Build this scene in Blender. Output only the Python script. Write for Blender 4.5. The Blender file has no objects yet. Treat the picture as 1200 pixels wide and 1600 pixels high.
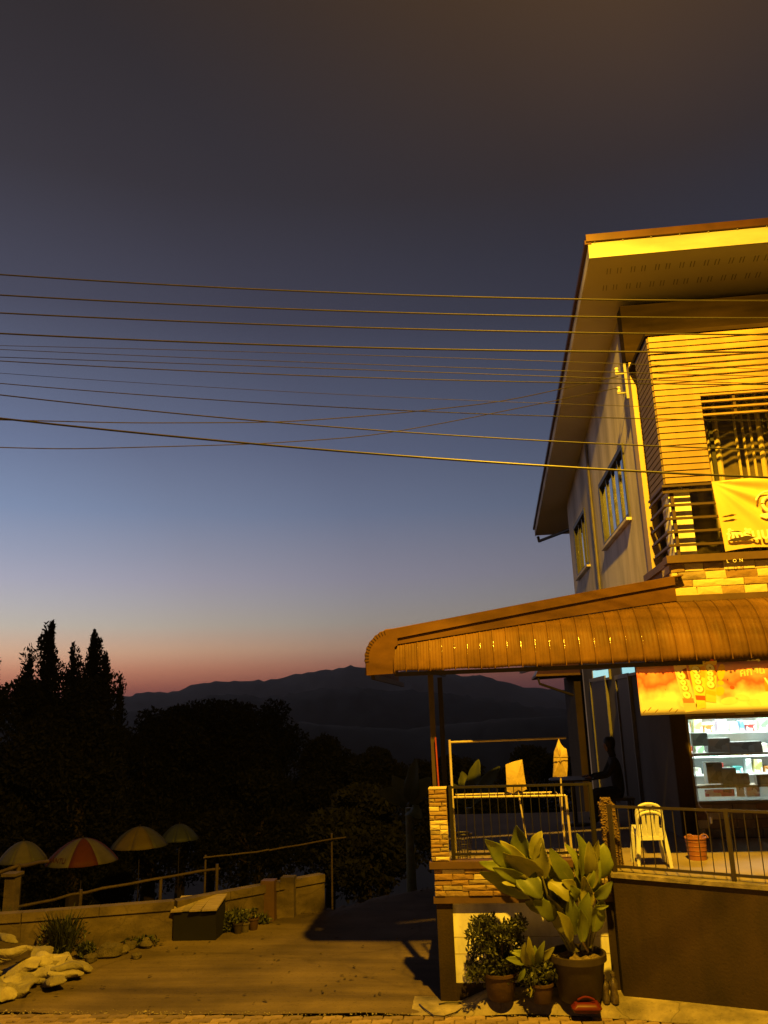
import bpy, bmesh, math, random
import numpy as np
from mathutils import Vector, Matrix
random.seed(7); RNG = np.random.default_rng(7)
S = bpy.context.scene
COL = S.collection

# ------------------------------------------------------------------ camera
W, H, F = 1200., 1600., 1250.            # photograph size in pixels and focal length in the same unit
PITCH, ROLL, YAW, CH = math.radians(13.8), .035, math.radians(6.0), 3.35
fw = np.array([-math.sin(YAW)*math.cos(PITCH), math.cos(YAW)*math.cos(PITCH), math.sin(PITCH)])
r0 = np.array([math.cos(YAW), math.sin(YAW), 0.]); u0 = np.cross(r0, fw)
RR = r0*math.cos(ROLL) - u0*math.sin(ROLL); UU = u0*math.cos(ROLL) + r0*math.sin(ROLL)
CP = np.array([0, 0, CH])
cd = bpy.data.cameras.new('camera'); cam = bpy.data.objects.new('camera', cd); COL.objects.link(cam)
cd.sensor_fit = 'VERTICAL'; cd.sensor_height = 36; cd.sensor_width = 27; cd.lens = 36*F/H
cd.clip_start = .05; cd.clip_end = 40000
m3 = Matrix((tuple(RR), tuple(UU), tuple(-fw))).transposed()
cam.matrix_world = Matrix.Translation(Vector(CP)) @ m3.to_4x4()
S.camera = cam
S.render.resolution_x, S.render.resolution_y = 768, 1024

def at(x, y, Y):                         # the place at depth Y that a picture point shows
    d = fw + RR*(x-W/2)/F - UU*(y-H/2)/F
    return Vector(CP + d*(Y/d[1]))
def atz(x, y, Z):
    d = fw + RR*(x-W/2)/F - UU*(y-H/2)/F
    return Vector(CP + d*((Z-CH)/d[2]))

# ------------------------------------------------------------------ sky (after sunset), exposure
def s2l(c): return tuple((v/255/12.92 if v/255 < .04045 else ((v/255+.055)/1.055)**2.4) for v in c)
wd = bpy.data.worlds.new('World'); S.world = wd; wd.use_nodes = True
nt = wd.node_tree; nt.nodes.clear()
N = nt.nodes.new; L = nt.links.new
out = N('ShaderNodeOutputWorld'); bg = N('ShaderNodeBackground'); tc = N('ShaderNodeTexCoord')
sep = N('ShaderNodeSeparateXYZ'); L(tc.outputs['Generated'], sep.inputs[0])
asn = N('ShaderNodeMath'); asn.operation = 'ARCSINE'; L(sep.outputs['Z'], asn.inputs[0])
mr = N('ShaderNodeMapRange'); mr.inputs['From Min'].default_value = 0; mr.inputs['From Max'].default_value = math.pi/2
L(asn.outputs[0], mr.inputs['Value'])
SKY = [(0, (90, 46, 54)), (1.2, (122, 70, 66)), (1.9, (145, 84, 70)), (3, (165, 110, 90)), (4.3, (174, 140, 118)), (6, (158, 148, 139)), (7.5, (148, 143, 147)), (9.1, (139, 136, 151)),
       (13.8, (107, 117, 143)), (18.2, (90, 98, 124)), (27.3, (65, 66, 83)), (35.4, (55, 52, 60)), (46, (50, 45, 48)), (90, (46, 40, 38))]
rp = N('ShaderNodeValToRGB'); el = rp.color_ramp.elements
while len(el) > 1: el.remove(el[-1])
for i, (e, c) in enumerate(SKY):
    q = el[0] if i == 0 else el.new(e/90)
    q.position = e/90; q.color = (*s2l(c), 1)
L(mr.outputs[0], rp.inputs[0])
# the afterglow is stronger towards where the sun went down (left of the view)
dp = N('ShaderNodeVectorMath'); dp.operation = 'DOT_PRODUCT'; L(tc.outputs['Generated'], dp.inputs[0])
dp.inputs[1].default_value = (-.75, .66, 0)
ga = N('ShaderNodeValToRGB'); e3 = ga.color_ramp.elements
e3[0].position = .45; e3[0].color = (.68, .68, .66, 1); e3[1].position = .97; e3[1].color = (1.68, 1.82, 1.84, 1)
for ps, c in ((.56, (.78, .79, .78)), (.74, (1, 1, 1)), (.86, (1.30, 1.32, 1.30))): q = e3.new(ps); q.color = (*c, 1)
L(dp.outputs['Value'], ga.inputs[0])
gl0 = N('ShaderNodeVectorMath'); gl0.operation = 'MULTIPLY'; L(rp.outputs[0], gl0.inputs[0]); L(ga.outputs[0], gl0.inputs[1])
rg = N('ShaderNodeValToRGB'); e2 = rg.color_ramp.elements
e2[0].position = 0; e2[0].color = (.04, .006, 0, 1); e2[1].position = .12; e2[1].color = (0, 0, 0, 1)
for ps, c in ((.02, (.12, .02, 0)), (.04, (.17, .05, .004)), (.07, (.06, .03, .01))): q = e2.new(ps); q.color = (*c, 1)
L(mr.outputs[0], rg.inputs[0])
ma = N('ShaderNodeMapRange'); ma.inputs['From Min'].default_value = .78; ma.inputs['From Max'].default_value = .96; L(dp.outputs['Value'], ma.inputs['Value'])
gl1 = N('ShaderNodeVectorMath'); gl1.operation = 'SCALE'; L(rg.outputs[0], gl1.inputs[0]); L(ma.outputs[0], gl1.inputs['Scale'])
gl = N('ShaderNodeVectorMath'); gl.operation = 'ADD'; L(gl0.outputs['Vector'], gl.inputs[0]); L(gl1.outputs['Vector'], gl.inputs[1])
# brownish glow of the town's lamps high up on the side away from the sunset
g1 = N('ShaderNodeMapRange'); g1.interpolation_type = 'SMOOTHSTEP'; g1.inputs['From Min'].default_value = .33; g1.inputs['From Max'].default_value = .56; L(mr.outputs[0], g1.inputs['Value'])
g2 = N('ShaderNodeMapRange'); g2.inputs['From Min'].default_value = .68; g2.inputs['From Max'].default_value = .32; L(dp.outputs['Value'], g2.inputs['Value'])
g3 = N('ShaderNodeMath'); g3.operation = 'MULTIPLY'; L(g1.outputs[0], g3.inputs[0]); L(g2.outputs[0], g3.inputs[1])
mx = N('ShaderNodeMix'); mx.data_type = 'RGBA'; mx.blend_type = 'ADD'; mx.clamp_result = False; mx.inputs['B'].default_value = (.062, .028, .004, 1)
L(g3.outputs[0], mx.inputs['Factor']); L(gl.outputs['Vector'], mx.inputs['A'])
# twilight fades round the sky away from the afterglow, towards the night side behind the camera
mf = N('ShaderNodeMapRange'); mf.interpolation_type = 'SMOOTHSTEP'; mf.inputs['From Min'].default_value = -.75; mf.inputs['From Max'].default_value = .42
mf.inputs['To Min'].default_value = .06; mf.inputs['To Max'].default_value = 1; L(dp.outputs['Value'], mf.inputs['Value'])
fm = N('ShaderNodeVectorMath'); fm.operation = 'SCALE'; L(mx.outputs['Result'], fm.inputs[0]); L(mf.outputs[0], fm.inputs['Scale'])
L(fm.outputs['Vector'], bg.inputs['Color']); bg.inputs['Strength'].default_value = 1.0
L(bg.outputs[0], out.inputs[0])
vs = S.view_settings
vs.view_transform = 'Standard'; vs.look = 'None'; vs.exposure = 0; vs.gamma = 1; vs.use_curve_mapping = False
LAMP_AT = Vector((1.45, 4.5, 11.6)); LAMP_W = 16000; LAMP_RGB = (1.0, .53, .02)

# ------------------------------------------------------------------ materials
MATS = {}
def mat(name, c, rough=.7, c2=None, scale=6., detail=4., bump=0., bscale=None, metal=0., spec=.4, trans=0., stretch=None, vary=.0, emit=None, estr=0.):
    if name in MATS: return MATS[name]
    m = bpy.data.materials.new(name); m.use_nodes = True; t = m.node_tree; b = t.nodes['Principled BSDF']
    b.inputs['Roughness'].default_value = rough; b.inputs['Metallic'].default_value = metal
    b.inputs['Specular IOR Level'].default_value = spec
    co = t.nodes.new('ShaderNodeTexCoord'); mp = t.nodes.new('ShaderNodeMapping'); t.links.new(co.outputs['Object'], mp.inputs[0])
    if stretch: mp.inputs['Scale'].default_value = stretch
    nz = t.nodes.new('ShaderNodeTexNoise'); nz.inputs['Scale'].default_value = scale; nz.inputs['Detail'].default_value = detail
    t.links.new(mp.outputs[0], nz.inputs['Vector'])
    cr = t.nodes.new('ShaderNodeMapRange'); cr.inputs['From Min'].default_value = .32; cr.inputs['From Max'].default_value = .68
    t.links.new(nz.outputs['Fac'], cr.inputs['Value'])
    mi = t.nodes.new('ShaderNodeMix'); mi.data_type = 'RGBA'
    c2 = c2 or tuple(v*.72 for v in c)
    mi.inputs['A'].default_value = (*c, 1); mi.inputs['B'].default_value = (*c2, 1)
    t.links.new(cr.outputs[0], mi.inputs['Factor'])
    src = mi.outputs['Result']
    if vary:
        oi = t.nodes.new('ShaderNodeObjectInfo'); hv = t.nodes.new('ShaderNodeHueSaturation')
        v = t.nodes.new('ShaderNodeMapRange'); v.inputs['To Min'].default_value = 1-vary; v.inputs['To Max'].default_value = 1+vary
        t.links.new(oi.outputs['Random'], v.inputs['Value']); t.links.new(v.outputs[0], hv.inputs['Value']); t.links.new(src, hv.inputs['Color'])
        src = hv.outputs[0]
    t.links.new(src, b.inputs['Base Color'])
    if bump:
        n2 = t.nodes.new('ShaderNodeTexNoise'); n2.inputs['Scale'].default_value = bscale or scale*4; n2.inputs['Detail'].default_value = 5
        t.links.new(mp.outputs[0], n2.inputs['Vector'])
        bp = t.nodes.new('ShaderNodeBump'); bp.inputs['Strength'].default_value = bump; bp.inputs['Distance'].default_value = .02
        t.links.new(n2.outputs['Fac'], bp.inputs['Height']); t.links.new(bp.outputs[0], b.inputs['Normal'])
    if trans: b.inputs['Transmission Weight'].default_value = trans
    if emit: b.inputs['Emission Color'].default_value = (*emit, 1); b.inputs['Emission Strength'].default_value = estr
    MATS[name] = m; return m

def leafmat(name, c, c2, scale=8, rough=.45, tr=.25):
    m = mat(name, c, rough, c2, scale, vary=.25)
    t = m.node_tree; b = t.nodes['Principled BSDF']; o = t.nodes['Material Output']
    tl = t.nodes.new('ShaderNodeBsdfTranslucent'); ms = t.nodes.new('ShaderNodeMixShader'); ms.inputs[0].default_value = tr
    src = b.inputs['Base Color'].links[0].from_socket
    t.links.new(src, tl.inputs[0]); t.links.new(b.outputs[0], ms.inputs[1]); t.links.new(tl.outputs[0], ms.inputs[2]); t.links.new(ms.outputs[0], o.inputs[0])
    return m

def glassmat(name, tint, rough=.03, mix=.35):
    m = bpy.data.materials.new(name); m.use_nodes = True; t = m.node_tree; t.nodes.remove(t.nodes['Principled BSDF'])
    o = t.nodes['Material Output']; g = t.nodes.new('ShaderNodeBsdfGlossy'); g.inputs['Roughness'].default_value = rough; g.inputs[0].default_value = (.9, .95, 1, 1)
    tr = t.nodes.new('ShaderNodeBsdfTransparent'); tr.inputs[0].default_value = (*tint, 1)
    fr = t.nodes.new('ShaderNodeFresnel'); fr.inputs[0].default_value = 1.5
    ad = t.nodes.new('ShaderNodeMath'); ad.operation = 'ADD'; ad.use_clamp = True; ad.inputs[1].default_value = mix; t.links.new(fr.outputs[0], ad.inputs[0])
    ms = t.nodes.new('ShaderNodeMixShader'); t.links.new(ad.outputs[0], ms.inputs[0]); t.links.new(tr.outputs[0], ms.inputs[1]); t.links.new(g.outputs[0], ms.inputs[2])
    t.links.new(ms.outputs[0], o.inputs[0]); MATS[name] = m; return m

M_CONC = mat('concrete_drive', (.132, .095, .06), .85, (.085, .062, .04), 1.1, 8, .35, 30, spec=.15, stretch=(.8, 1.3, 1))
M_PAD = mat('concrete_pad', (0.288, 0.234, 0.171), .85, (0.162, 0.1305, 0.0945), 2.5, 8, .5, 18)
M_PAVER = mat('paver_clay', (0.225, 0.1575, 0.105), .85, (0.1425, 0.0975, 0.0675), 9, 5, .4, 40, vary=.35)
M_JOINT = mat('paver_bedding', (.10, .075, .05), .95, None, 12)
M_ASPH = mat('asphalt', (.055, .05, .048), .9, None, 20, 6, .3)
M_SOIL = mat('soil_grass', (0.0132, 0.0114, 0.0066), .95, (0.0072, 0.0084, 0.0042), 1.2, 8, .4)
M_WHITE = mat('white_paint', (.80, .76, .68), .6, (.70, .66, .58), 2.2, 5, .06)
M_FASC = mat('fascia_white', (.58, .56, .50), .5, (.48, .46, .40), .9, 5, stretch=(.4, 1, 3))
M_GREYWALL = mat('grey_plaster', (.76, .70, .62), .85, (.66, .60, .53), .9, 7, .15, 25)
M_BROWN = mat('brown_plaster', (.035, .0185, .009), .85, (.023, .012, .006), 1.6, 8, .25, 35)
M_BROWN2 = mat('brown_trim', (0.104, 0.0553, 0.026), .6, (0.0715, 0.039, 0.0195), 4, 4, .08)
M_BEAM = mat('beam_paint', (.036, .022, .011), .9, (.018, .011, .006), 1.4, 6, .1, spec=.05, stretch=(.3, 1, 3))
M_SLAT = mat('timber_slat', (.31, .20, .09), .55, (.25, .155, .065), 2.2, 5, .05, stretch=(.5, 3, 8), vary=.10)
M_ROOF = mat('roof_metal', (0.12, 0.051, 0.024), .4, None, 4, 3, metal=.2)
M_AWN = mat('awning_metal', (.14, .073, .024), .5, (.115, .058, .018), 1.2, 4, .06, 30, metal=0, spec=.06, vary=.07)
M_RIB = mat('awning_rib', (.13, .066, .02), .16, (.10, .05, .016), 3, 4, .25, 40, metal=0, spec=.5, vary=.07)
M_FLASH = mat('flashing_metal', (.115, .056, .018), .5, (.095, .045, .014), 1.2, 4, .04, 6, metal=0, spec=.15)
M_SOFFIT = mat('soffit_board', (.66, .60, .48), .8, (.60, .54, .43), .7, 4)
M_DARK = mat('dark_metal', (0.0315, 0.0224, 0.0154), .5, None, 10)
M_RAIL = mat('rail_brown', (0.06, 0.033, 0.018), .5, None, 8)
M_POSTY = mat('post_cream', (0.435, 0.3375, 0.18), .6, (0.36, 0.27, 0.135), 1.5, 5)
M_STONE = [mat('stone_pale', (0.533, 0.444, 0.242), .8, (0.5225, 0.4085, 0.209), 7, 6, .5, 18), mat('stone_tan', (0.293, 0.198, 0.096), .85, (0.2475, 0.1575, 0.075), 7, 6, .8, 14),
           mat('stone_brown', (0.255, 0.15, 0.0675), .85, (0.18, 0.105, 0.045), 8, 6, .8, 14), mat('stone_grey', (0.27, 0.21, 0.1275), .85, (0.18, 0.1275, 0.075), 8, 6, .8, 14)]
M_MORT = mat('stone_mortar', (0.112, 0.07, 0.035), .9, None, 14, 5, .5)
M_FLOOR = mat('terrace_floor', (0.266, 0.21, 0.154), .8, (0.196, 0.154, 0.112), 1.6, 6, .08, spec=.15)
M_TUBE = mat('cream_tube', (0.544, 0.456, 0.336), .4, (0.4, 0.32, 0.224), 6)
M_CLOTH = mat('yellow_cloth', (0.525, 0.39, 0.165), .9, (0.435, 0.315, 0.12), 5, 4, .5, 14)
M_PLAST = mat('white_plastic', (.62, .62, .62), .35, (.55, .55, .55), 3)
M_BASK = mat('orange_basket', (0.312, 0.12, 0.06), .5, (0.252, 0.09, 0.042), 8)
M_POT = mat('dark_pot', (0.045, 0.03, 0.018), .55, (0.03, 0.021, 0.0132), 5, 5, .15)
M_TERRA = mat('terracotta', (.062, .03, .017), .7, (.04, .02, .012), 6, 5, .2)
M_EARTH = mat('pot_soil', (.20, .15, .09), .95, (.07, .05, .03), 26, 6, .9, 60)
M_RED = mat('red_plastic', (.10, .012, .008), .3, (.07, .008, .006), 5)
M_BOTTLE = mat('pewter', (.26, .22, .16), .3, (.12, .09, .06), 22, 6, .3, metal=.8)
M_LEAF = leafmat('broad_leaf', (.18, .205, .037), (.105, .135, .024), 5, .48, .3)
M_LEAFY = leafmat('yellow_leaf', (.28, .265, .055), (.19, .19, .04), 6, .48, .3)
M_STEM = mat('leaf_stem', (0.165, 0.165, 0.0525), .55, (0.1125, 0.0975, 0.0375), 9)
M_SHRUB = leafmat('shrub_leaf', (.075, .08, .026), (.04, .045, .016), 12, .45, .2)
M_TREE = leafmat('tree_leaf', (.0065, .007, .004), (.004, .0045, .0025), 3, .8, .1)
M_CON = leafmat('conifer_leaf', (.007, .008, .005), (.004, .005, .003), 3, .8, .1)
M_BANA = leafmat('banana_leaf', (.10, .11, .03), (.065, .075, .02), 2, .5, .3)
M_BARK = mat('bark', (.06, .042, .028), .9, None, 9, 6, .6)
M_WIRE = mat('cable_black', (0.0245, 0.0196, 0.0168), .45, None, 5)
M_ALU = mat('aluminium', (.20, .19, .17), .45, (.15, .14, .125), 4, metal=.3)
M_FRAME = mat('window_frame', (.03, .026, .02), .45, None, 4)
M_LITPLEAT = mat('curtain', (.60, .48, .20), .9, (.48, .36, .13), 3)  # pale tone for the lit pleat edges of the balcony curtain
M_LCURT = mat('pale_curtain', (.03, .028, .026), .9, None, 4)
M_DARKWALL = mat('dark_wall', (.20, .15, .10), .8, (.15, .11, .07), 1.4)
M_GLASS = glassmat('window_glass', (.35, .38, .4), .03, .5)
M_CLEAR = glassmat('shop_glass', (.97, .97, .97), .03, .02)
M_BAMB = mat('bamboo', (.075, .05, .024), .6, (.045, .03, .015), 7, 4, .1)
M_SACK = mat('sack_cloth', (.31, .27, .21), .85, (.21, .175, .13), 5, 6, .6, 26, vary=.3)
M_LWALL = mat('yard_wall', (0.144, 0.105, 0.063), .85, (0.09, 0.063, 0.039), 1.5, 8, .3, 20)
M_ROCK = mat('rock', (0.102, 0.078, 0.054), .9, (0.06, 0.048, 0.033), 3, 6, .8, 9, vary=.3)
M_PLANK = mat('plank', (0.252, 0.196, 0.133), .8, (0.175, 0.133, 0.084), 4, 5, .3, stretch=(1, 8, 8), vary=.4)
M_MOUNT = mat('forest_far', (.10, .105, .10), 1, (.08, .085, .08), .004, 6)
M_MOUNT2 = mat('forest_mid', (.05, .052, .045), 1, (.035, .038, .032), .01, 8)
M_SKIN = mat('skin', (.30, .17, .11), .55, None, 6)
M_CLOTHD = mat('dark_clothing', (.02, .018, .018), .9, None, 9)
M_HAIR = mat('black_hair', (.01, .008, .007), .6, None, 20)
M_INNER = mat('shop_wall', (.80, .82, .80), .7, None, 2)

def weather(m, stain=.5, sscale=.6, stretch=(1, 1, 1), cracks=0., cscale=.7, spots=0.):
    """stains, cracks and grit with a shape of their own, multiplied into the base colour"""
    t = m.node_tree; b = t.nodes['Principled BSDF']; src = b.inputs['Base Color'].links[0].from_socket
    co = t.nodes.new('ShaderNodeTexCoord'); mp = t.nodes.new('ShaderNodeMapping'); mp.inputs['Scale'].default_value = stretch; t.links.new(co.outputs['Object'], mp.inputs[0])
    def mul(fac):
        nonlocal src
        x = t.nodes.new('ShaderNodeMix'); x.data_type = 'RGBA'; x.blend_type = 'MULTIPLY'; x.inputs['Factor'].default_value = 1
        t.links.new(src, x.inputs['A']); t.links.new(fac, x.inputs['B']); src = x.outputs['Result']
    def noise(sc, lo, hi, a, z, vec, det=7):
        n = t.nodes.new('ShaderNodeTexNoise'); n.inputs['Scale'].default_value = sc; n.inputs['Detail'].default_value = det; n.inputs['Roughness'].default_value = .62; t.links.new(vec, n.inputs['Vector'])
        r = t.nodes.new('ShaderNodeMapRange'); r.inputs['From Min'].default_value = lo; r.inputs['From Max'].default_value = hi; r.inputs['To Min'].default_value = a; r.inputs['To Max'].default_value = z
        t.links.new(n.outputs['Fac'], r.inputs['Value']); return r.outputs[0], n
    f, _ = noise(sscale, .38, .6, 1-stain, 1.12, mp.outputs[0]); mul(f)
    if spots:
        f, _ = noise(26, .60, .68, 1, 1-spots, co.outputs['Object'], 3); mul(f)
    if cracks:
        d = t.nodes.new('ShaderNodeTexNoise'); d.inputs['Scale'].default_value = 2.5; d.inputs['Detail'].default_value = 5; t.links.new(co.outputs['Object'], d.inputs['Vector'])
        a = t.nodes.new('ShaderNodeVectorMath'); a.operation = 'MULTIPLY_ADD'; a.inputs[1].default_value = (.35, .35, .35); t.links.new(d.outputs['Color'], a.inputs[0]); t.links.new(co.outputs['Object'], a.inputs[2])
        v = t.nodes.new('ShaderNodeTexVoronoi'); v.feature = 'DISTANCE_TO_EDGE'; v.inputs['Scale'].default_value = cscale; t.links.new(a.outputs[0], v.inputs['Vector'])
        r = t.nodes.new('ShaderNodeMapRange'); r.inputs['From Min'].default_value = .002; r.inputs['From Max'].default_value = .012; r.inputs['To Min'].default_value = 1-cracks; r.inputs['To Max'].default_value = 1
        t.links.new(v.outputs['Distance'], r.inputs['Value']); mul(r.outputs[0])
    t.links.new(src, b.inputs['Base Color'])
weather(M_CONC, .16, 1.2, (.25, 3.4, 1), .18, .3, .35); weather(M_CONC, .3, .5)
weather(M_PAD, .45, 2.2, (1, 1, 1), .4, 1.1, .3)
weather(M_LWALL, .5, 1.3, (1, 1, 2.2), .25, .8, .3)
weather(M_BROWN, .4, .9, (2.5, 2.5, .6), 0, 1, .25)
weather(M_WHITE, .28, 1.1, (2, 2, .7), .0, 1, .12)
weather(M_GREYWALL, .35, .7, (1.5, 1.5, .35))
weather(M_AWN, .35, 1.6, (1.5, 1, 1)); weather(M_FLASH, .3, 1.2, (1, 1, 2)); weather(M_FASC, .25, .8, (.5, 1, 2)); weather(M_BEAM, .5, .8, (.5, 1, 1.5))
weather(M_SLAT, .28, 1.3, (1, 1, .4)); weather(M_POT, .4, 5)

def packmat(name, c):
    if 'pk_'+name in MATS: return MATS['pk_'+name]
    m = bpy.data.materials.new('printed_'+name); m.use_nodes = True; t = m.node_tree; p = t.nodes['Principled BSDF']; p.inputs['Roughness'].default_value = .45
    co = t.nodes.new('ShaderNodeTexCoord'); mp = t.nodes.new('ShaderNodeMapping'); mp.inputs['Rotation'].default_value = (math.pi/2, 0, 0); t.links.new(co.outputs['Object'], mp.inputs[0])
    vo = t.nodes.new('ShaderNodeTexVoronoi'); vo.distance = 'CHEBYCHEV'; vo.inputs['Scale'].default_value = 9; t.links.new(mp.outputs[0], vo.inputs['Vector'])
    sp_ = t.nodes.new('ShaderNodeSeparateColor'); t.links.new(vo.outputs['Color'], sp_.inputs[0])
    cr = t.nodes.new('ShaderNodeValToRGB'); cr.color_ramp.interpolation = 'CONSTANT'; e = cr.color_ramp.elements
    e[0].position = 0; e[0].color = (*c, 1); e[1].position = .55; e[1].color = (*[min(1, v*.4+(.5 if max(c) > .3 else .05)) for v in c], 1); q = e.new(.8); q.color = (*[v*.45 for v in c], 1)
    t.links.new(sp_.outputs[0], cr.inputs[0]); t.links.new(cr.outputs[0], p.inputs['Base Color']); MATS['pk_'+name] = m; return m

# ------------------------------------------------------------------ building helpers
class MB:
    def __init__(s): s.v = []; s.f = []
    def add(s, vs_, fs):
        o = len(s.v); s.v += [tuple(p) for p in vs_]; s.f += [tuple(i+o for i in f) for f in fs]; return s
    def box(s, a, b):
        (x0, y0, z0), (x1, y1, z1) = a, b
        return s.add([(x0, y0, z0), (x1, y0, z0), (x1, y1, z0), (x0, y1, z0), (x0, y0, z1), (x1, y0, z1), (x1, y1, z1), (x0, y1, z1)],
                     [(3, 2, 1, 0), (4, 5, 6, 7), (0, 1, 5, 4), (1, 2, 6, 5), (2, 3, 7, 6), (3, 0, 4, 7)])
    def bar(s, p, q, w, h, up=(0, 0, 1)):
        p = Vector(p); q = Vector(q); d = (q-p).normalized(); u = Vector(up)
        if abs(d.dot(u)) > .98: u = Vector((0, 1, 0))
        a = d.cross(u).normalized()*w/2; b = a.cross(d).normalized()*h/2
        vs_ = [p-a-b, p+a-b, p+a+b, p-a+b, q-a-b, q+a-b, q+a+b, q-a+b]
        return s.add(vs_, [(0, 1, 2, 3), (7, 6, 5, 4), (4, 5, 1, 0), (5, 6, 2, 1), (6, 7, 3, 2), (7, 4, 0, 3)])
    def tube(s, pts, r, n=8, cap=True):
        pts = [Vector(p) for p in pts]; rs = r if isinstance(r, (list, tuple)) else [r]*len(pts)
        ref = Vector((0, 0, 1)) if abs((pts[-1]-pts[0]).normalized().z) < .9 else Vector((0, 1, 0))
        o = len(s.v)
        for i, p in enumerate(pts):
            d = (pts[min(i+1, len(pts)-1)]-pts[max(i-1, 0)]).normalized()
            a = d.cross(ref).normalized(); b = a.cross(d).normalized()
            for k in range(n):
                t = 2*math.pi*k/n; s.v.append(tuple(p+a*math.cos(t)*rs[i]+b*math.sin(t)*rs[i]))
        for i in range(len(pts)-1):
            for k in range(n):
                k2 = (k+1) % n; s.f.append((o+i*n+k, o+i*n+k2, o+(i+1)*n+k2, o+(i+1)*n+k))
        if cap:
            s.f.append(tuple(o+k for k in range(n-1, -1, -1))); s.f.append(tuple(o+(len(pts)-1)*n+k for k in range(n)))
        return s
    def lathe(s, prof, c=(0, 0, 0), n=24, sx=1., sy=1.):
        o = len(s.v); c = Vector(c)
        for r, z in prof:
            for k in range(n):
                t = 2*math.pi*k/n; s.v.append((c.x+r*sx*math.cos(t), c.y+r*sy*math.sin(t), c.z+z))
        for i in range(len(prof)-1):
            for k in range(n):
                k2 = (k+1) % n; s.f.append((o+i*n+k, o+i*n+k2, o+(i+1)*n+k2, o+(i+1)*n+k))
        return s
    def prism(s, poly, ext):
        n = len(poly); e = Vector(ext); a = [Vector(p) for p in poly]
        fs = [tuple(range(n)), tuple(range(2*n-1, n-1, -1))] + [(i, i+n, (i+1) % n+n, (i+1) % n) for i in range(n)]
        return s.add(a+[p+e for p in a], fs)
    def grid(s, fn, nu, nv):
        o = len(s.v)
        for i in range(nu+1):
            for j in range(nv+1): s.v.append(tuple(fn(i/nu, j/nv)))
        for i in range(nu):
            for j in range(nv):
                a = o+i*(nv+1)+j; s.f.append((a, a+nv+1, a+nv+2, a+1))
        return s
    def build(s, name, m, parent=None, smooth=False, fix=True):
        off = Vector(parent_at(parent)) if parent else Vector()
        me = bpy.data.meshes.new(name)
        me.from_pydata([(v[0]-off.x, v[1]-off.y, v[2]-off.z) for v in s.v], [], s.f)
        if fix:
            bm = bmesh.new(); bm.from_mesh(me); bmesh.ops.recalc_face_normals(bm, faces=bm.faces); bm.to_mesh(me); bm.free()
        me.materials.append(m)
        if smooth:
            me.polygons.foreach_set('use_smooth', [True]*len(me.polygons))
            try: me.set_sharp_from_angle(angle=math.radians(42))
            except Exception: pass
        o = bpy.data.objects.new(name, me); COL.objects.link(o)
        if parent: o.parent = parent
        return o
def parent_at(p):
    l = Vector()
    while p is not None: l += p.location; p = p.parent
    return l
def tag(o, label, cat, group=None, kind=None):
    if label: o['label'] = label
    if cat: o['category'] = cat
    if group: o['group'] = group
    if kind: o['kind'] = kind
    return o
def thing(name, label, cat, loc=(0, 0, 0), group=None):
    o = bpy.data.objects.new(name, None); COL.objects.link(o); o.location = loc; o.empty_display_size = .1
    return tag(o, label, cat, group)
def struct(o): o['kind'] = 'structure'; return o
def inst(name, me, parent, loc, rot=None, scale=None):
    """another object on a shared mesh; loc in world space"""
    o = bpy.data.objects.new(name, me); COL.objects.link(o)
    o.location = Vector(loc)-(parent_at(parent) if parent else Vector())
    if rot: o.rotation_euler = rot
    if scale: o.scale = scale
    if parent: o.parent = parent
    return o
def mesh_only(mb, name, m, smooth=False):
    o = mb.build(name, m, None, smooth); me = o.data; bpy.data.objects.remove(o); return me
def copy_tree(root, loc):
    r = root.copy(); COL.objects.link(r); r.location = loc
    for ch in list(root.children):
        c = ch.copy(); COL.objects.link(c); c.parent = r
        for g in list(ch.children):
            d = g.copy(); COL.objects.link(d); d.parent = c
    return r
def lerp(a, b, t): return a+(b-a)*t
def interp(x, pts):
    if x <= pts[0][0]: return pts[0][1]
    for (a, b), (c, d) in zip(pts, pts[1:]):
        if x <= c: return b+(d-b)*(x-a)/(c-a)
    return pts[-1][1]
def text_mesh(name, s, size, m, parent, origin, xdir, zdir, shear=0, bold=0.):
    cu = bpy.data.curves.new(name, 'FONT'); cu.body = s; cu.size = size; cu.extrude = .0015; cu.shear = shear; cu.offset = bold
    cu.align_x = 'LEFT'
    to = bpy.data.objects.new(name+'_tmp', cu); COL.objects.link(to)
    dg = bpy.context.evaluated_depsgraph_get()
    me = bpy.data.meshes.new_from_object(to.evaluated_get(dg)); bpy.data.objects.remove(to)
    me.materials.clear(); me.materials.append(m)
    x = Vector(xdir).normalized(); z = Vector(zdir).normalized(); y = x.cross(z)
    R = Matrix((x, z, -y)).transposed() if False else Matrix((x, z, x.cross(z))).transposed()
    me.transform(R.to_4x4())
    o = bpy.data.objects.new(name, me); COL.objects.link(o)
    o.location = Vector(origin)-(parent_at(parent) if parent else Vector()); o.parent = parent
    return o

# ------------------------------------------------------------------ the ground
WALLPTS = [(-30, 9.5), (-12, 11.3), (-6.99, 12.45), (-4.87, 13.1), (-2.94, 14.98), (0, 17.5), (30, 40)]
def rise(x): return max(0., .118*(x-1.35)) if x < 8 else .785
def tz(x, y):
    t = y-interp(x, WALLPTS)
    if t <= 0: return rise(x) if y < 13 else rise(x)*max(0, 1-(y-13)/4)
    z = -.55*min(1, t/1.2)-.2*min(t, 40)-.14*max(0, min(t-40, 300))-.02*max(0, min(t-340, 2500))
    return z
b = MB(); rad = [0]+[3*1.22**k for k in range(41)]; NA = 96
vs_ = [(-2, 10, -.12)]
for r in rad[1:]:
    for k in range(NA):
        a = 2*math.pi*k/NA; x = -2+r*math.cos(a); y = 10+r*math.sin(a)
        vs_.append((x, y, tz(x, y)-.12 + (RNG.normal()*.12 if r > 25 else 0)))
fs = [(0, 1+k, 1+(k+1) % NA) for k in range(NA)]
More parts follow.
